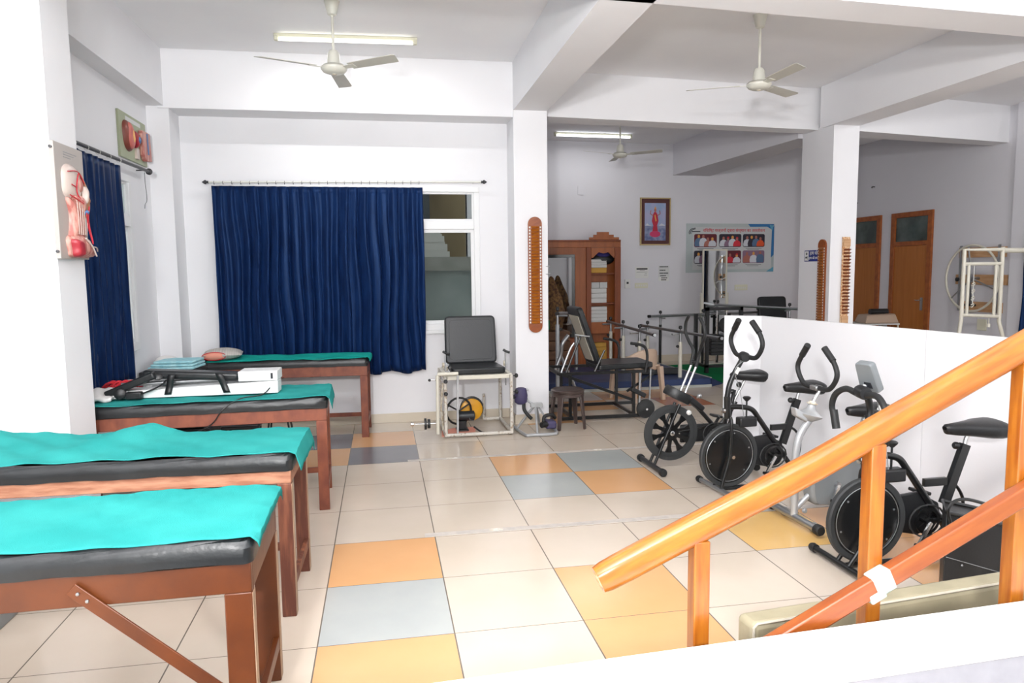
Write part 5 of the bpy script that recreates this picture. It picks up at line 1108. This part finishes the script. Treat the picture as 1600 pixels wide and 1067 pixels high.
# standing mirror
t = thing('standing_mirror', 'tall narrow standing mirror in a cream frame in front of the poster', 'mirror', (5.57, 7.56, 0), R(8.2))
MW = .47
MB().plate(rect(.02, MW-.02, .32, 1.90), (0, 0, 0), (1, 0, 0), (0, 0, 1), 0, .006).build('glass', 'mirror', t)
for q in (rect(0, MW, .30, .32), rect(0, MW, 1.90, 1.925), rect(0, .02, .32, 1.90), rect(MW-.02, MW, .32, 1.90)): MB().plate(q, (0, 0, 0), (1, 0, 0), (0, 0, 1), -.01, .016).build('frame_bar', 'creamclean', t)
MB().bx(-.03, .0, -.02, .02, .0, 1.2).bx(MW, MW+.03, -.02, .02, 0, 1.2).bx(-.03, MW+.03, -.15, .15, 0, .03).build('stand', 'creamclean', t)
MB().plate(rect(0, MW, .30, 1.92), (0, .012, 0), (1, 0, 0), (0, 0, 1), -.004, -.001).build('backing', 'ply2', t)
# dark equipment behind the partition
t = thing('pulley_machine', 'dark pulley exercise machine standing beside the standing mirror', 'exercise machine', (5.15, 6.5, 0))
f = MB(); f.bx(0, .05, 0, .05, .02, 1.02).bx(.55, .60, 0, .05, .02, 1.02).bx(0, .6, 0, .05, .97, 1.02).bx(0, .05, .4, .45, .02, .9).bx(.55, .6, .4, .45, .02, .9).bx(0, .6, 0, .05, .10, .14).bx(0, .05, .05, .4, .10, .14).bx(.55, .6, .05, .4, .10, .14); f.build('frame', 'black', t)
for k in range(6): MB().box((.30, .15, .30+.055*k), (.34, .12, .05)).build('weight_plate', 'blackplastic', t, bevel=.004)
MB().lathe([(.10, -.02), (.12, 0), (.10, .02), (.02, .02)], (.30, -.03, .75), (0, 1, 0), 24).build('pulley', 'rubber', t)
MB().tube([(.22, .1, .97), (.22, .1, .2)], .008, 6).tube([(.38, .1, .97), (.38, .1, .2)], .008, 6).build('guide_rod', 'chrome', t)
MB().tube(sm([(.2, -.05, .62), (.3, -.14, .60), (.4, -.12, .52), (.5, -.05, .55)]), .02, 8).build('hand_grip', 'steel', t)
t = thing('folded_chair', 'black padded chair back showing above the partition', 'chair', (6.71, 7.32, 0))
place(MB().plate(rounded(rect(-.25, .25, 0, .55), .06), (0, 0, 0), (1, 0, 0), (0, 0, 1), 0, .06).build('backrest', 'rexine', t, bevel=.015), (0, 0, .58), (R(-8), 0, 0))
MB().bx(-.25, .25, -.45, 0, .48, .56).build('seat', 'rexine', t, bevel=.015)
for X in (-.22, .20):
    for Y in (-.42, -.05): MB().bx(X, X+.025, Y, Y+.025, 0.018, .48).build('leg', 'black', t)
t = thing('desk_lamp', 'dark curved head lamp above the partition by the far column', 'lamp', (6.9, 6.1, .018))
MB().tube([(0, 0, 0), (0, 0, 1.02), (-.10, -.02, 1.10)], .010, 8).lathe([(.10, 0), (.10, .015), (.001, .02)], seg=20).build('stand', 'black', t); MB().box((-.13, -.02, 1.11), (.16, .06, .04)).build('head', 'black', t, bevel=.01)

# ------------------------------------------------------------------ right bay: doors, wheel, table
def door(n, y0, y1, label, handle=True):
    t = MB(); w = .09
    for q in (rect(0, w, 0, 2.46), rect(y1-y0-w, y1-y0, 0, 2.46), rect(w, y1-y0-w, 2.38, 2.46), rect(w, y1-y0-w, 1.93, 2.0)): t.plate(q, (8.598, y1, 0), (0, -1, 0), (0, 0, 1), -.0, .035)
    d = tag(t.build('door_%d' % n, 'doorframe', bevel=.003), label, 'door', kind='structure')
    wd = y1-y0
    MB().plate(rect(w+.002, wd-w-.002, .01, 1.928), (8.598, y1, 0), (0, -1, 0), (0, 0, 1), .0, .02).build('door_leaf', 'doorwood', d)
    MB().plate(rect(w, wd-w, 2.0, 2.38), (8.598, y1, 0), (0, -1, 0), (0, 0, 1), .0, .006).build('transom_pane', 'darkglass', d)
    if handle:
        h = MB().plate(rounded(rect(wd-w-.10, wd-w-.05, .92, 1.12), .01), (8.598, y1, 0), (0, -1, 0), (0, 0, 1), .0201, .028).build('handle_plate', 'steel', d)
        MB().tube(sm([(8.57, y0+w+.075, 1.08), (8.53, y0+w+.075, 1.08), (8.525, y0+w+.11, 1.075), (8.53, y0+w+.16, 1.08)]), .009, 8).build('handle', 'chrome', d)
    return d
door(1, 6.04, 6.94, 'brown door with a dark transom pane and metal handle')
door(2, 7.20, 8.05, 'brown door with dark transom, half hidden by the far column', False)
t = thing('shoulder_wheel', 'big cream shoulder wheel on three wooden boards on the right wall', 'exercise wheel', (8.45, 5.12, 1.43))
for z, w_ in ((.36, .80), (-.02, .88), (-.40, .76)): MB().bx(.12, .145, -w_/2-.02, w_/2-.02, z-.07, z+.07).build('board', 'plywood', t, bevel=.002)
for Y in (-.33, .33): MB().bx(.10, .12, Y-.015, Y+.015, -.47, .46).build('bracket_rail', 'steel', t)
MB().tube([(0, .46*math.cos(k*.1309), .46*math.sin(k*.1309)) for k in range(48)], .016, 10, True).build('wheel_rim', 'creamclean', t)
for a in (200, 320, 80): MB().tube([(0, 0, 0), (.0, .46*math.cos(R(a)), .46*math.sin(R(a)))], .011, 8).build('spoke', 'steel', t)
MB().lathe([(.05, 0), (.06, .01), (.06, .03), (.03, .04), (.001, .045)], (.0, 0, 0), (-1, 0, 0), 20).tube([(0, 0, 0), (.12, 0, 0)], .02).build('hub', 'steel', t)
MB().tube([(-.03, .0, 0), (-.04, -.06, -.36)], .012, 8).tube([(-.03, .03, 0), (-.04, -.02, -.36)], .012, 8).build('handle_arm', 'rod', t)
MB().tube([(-.05, .05, -.37), (-.05, -.14, -.37)], .016, 8).build('hand_grip', 'blackplastic', t)
for Y in (.36, -.36): knob((.12, Y, -.02), (-1, 0, 0), .03, t)
t = thing('rope_pulley_frame', 'cream tube frame with hooks and a long arm in front of the shoulder wheel', 'exercise frame', (7.10, 3.5, 0), R(3))
f = MB(); r = .022; x0, x1 = -.265, .265
f.tube([(-.31, 0, 0), (-.29, 0, .80), (x0, 0, .99), (x0, 0, 1.79), (x1, 0, 1.79)], r).tube([(.42, 0, 0), (.345, 0, .75), (x1, 0, .96), (x1, 0, 1.82)], r)
f.tube([(x0, 0, 1.05), (x1, 0, 1.02)], r*.9).tube([(x0, 0, 1.63), (x1, 0, 1.63)], r*.9).tube([(x0+.07, 0, 1.05), (x0+.07, 0, 1.62)], r*.8).tube([(x1-.08, 0, 1.03), (x1-.08, 0, 1.62)], r*.8)
f.build('frame', 'creamclean', t)
MB().tube([(x1-.0, 0, 1.78), (x1+1.2, .1, 1.78)], .03).build('arm', 'creamclean', t)
for k, z in enumerate((1.40, 1.32, 1.24, 1.16)): MB().tube(sm([(-.14, 0, z), (-.12, -.01, z+.02), (-.10, 0, z), (-.12, .01, z-.025), (-.14, 0, z-.015)]), .005, 6).build('hook', 'creamclean', t)
MB().tube([(-.12, 0, 1.62), (-.12, 0, 1.16)], .004, 6).build('hook_cord', 'rodwhite', t)
MB().tube([(.12, 0, 1.05), (.12, 0, .92)], .005, 6).lathe([(.02, 0), (.02, .04), (.001, .04)], (.12, 0, .90), (0, 0, 1), 10).build('hanging_hook', 'creamclean', t)
t = thing('side_table', 'small white-topped metal table behind the partition by the brown doors', 'table', (7.95, 6.55, 0), R(-8))
MB().bx(-.40, .34, -.26, .22, .70, .725).build('top', 'whiteplastic', t, bevel=.004)
for X in (-.38, .32):
    for Y in (-.24, .20): MB().tube([(X, Y, 0), (X, Y, .70)], .013, 8).build('leg', 'creamclean', t)
t = thing('beige_machine', 'beige office machine on the small table by the brown doors', 'machine', (7.98, 6.45, .726), R(-8))
MB().hexa([(-.27, -.2, 0), (.27, -.2, 0), (.27, .16, 0), (-.27, .16, 0)], [(-.22, -.17, .13), (.22, -.17, .15), (.22, .14, .15), (-.22, .14, .13)]).build('case', 'tanplastic', t, bevel=.02)
MB().tube([(-.10, 0, .17), (.18, 0, .17)], .05, 12).build('roller', 'blackplastic', t)
for q, lb in (((8.598, 7.42, 2.95), 'small bracket hook high on the wall above the doors'), ((8.598, 7.85, 2.72), 'small black hook above the partly hidden door')):
    t = thing('wall_hook', lb, 'hook', q); MB().tube(sm([(0, 0, 0), (-.05, 0, .0), (-.07, -.02, -.02), (-.07, -.03, .0)]), .008, 6).build('hook', 'rod', t)
t = thing('power_socket', 'small socket plate on the right wall below the wheel', 'socket', (8.598, 5.05, .78)); MB().bx(-.012, 0, -.08, .08, -.08, .08).build('plate', 'ivory', t, bevel=.003)
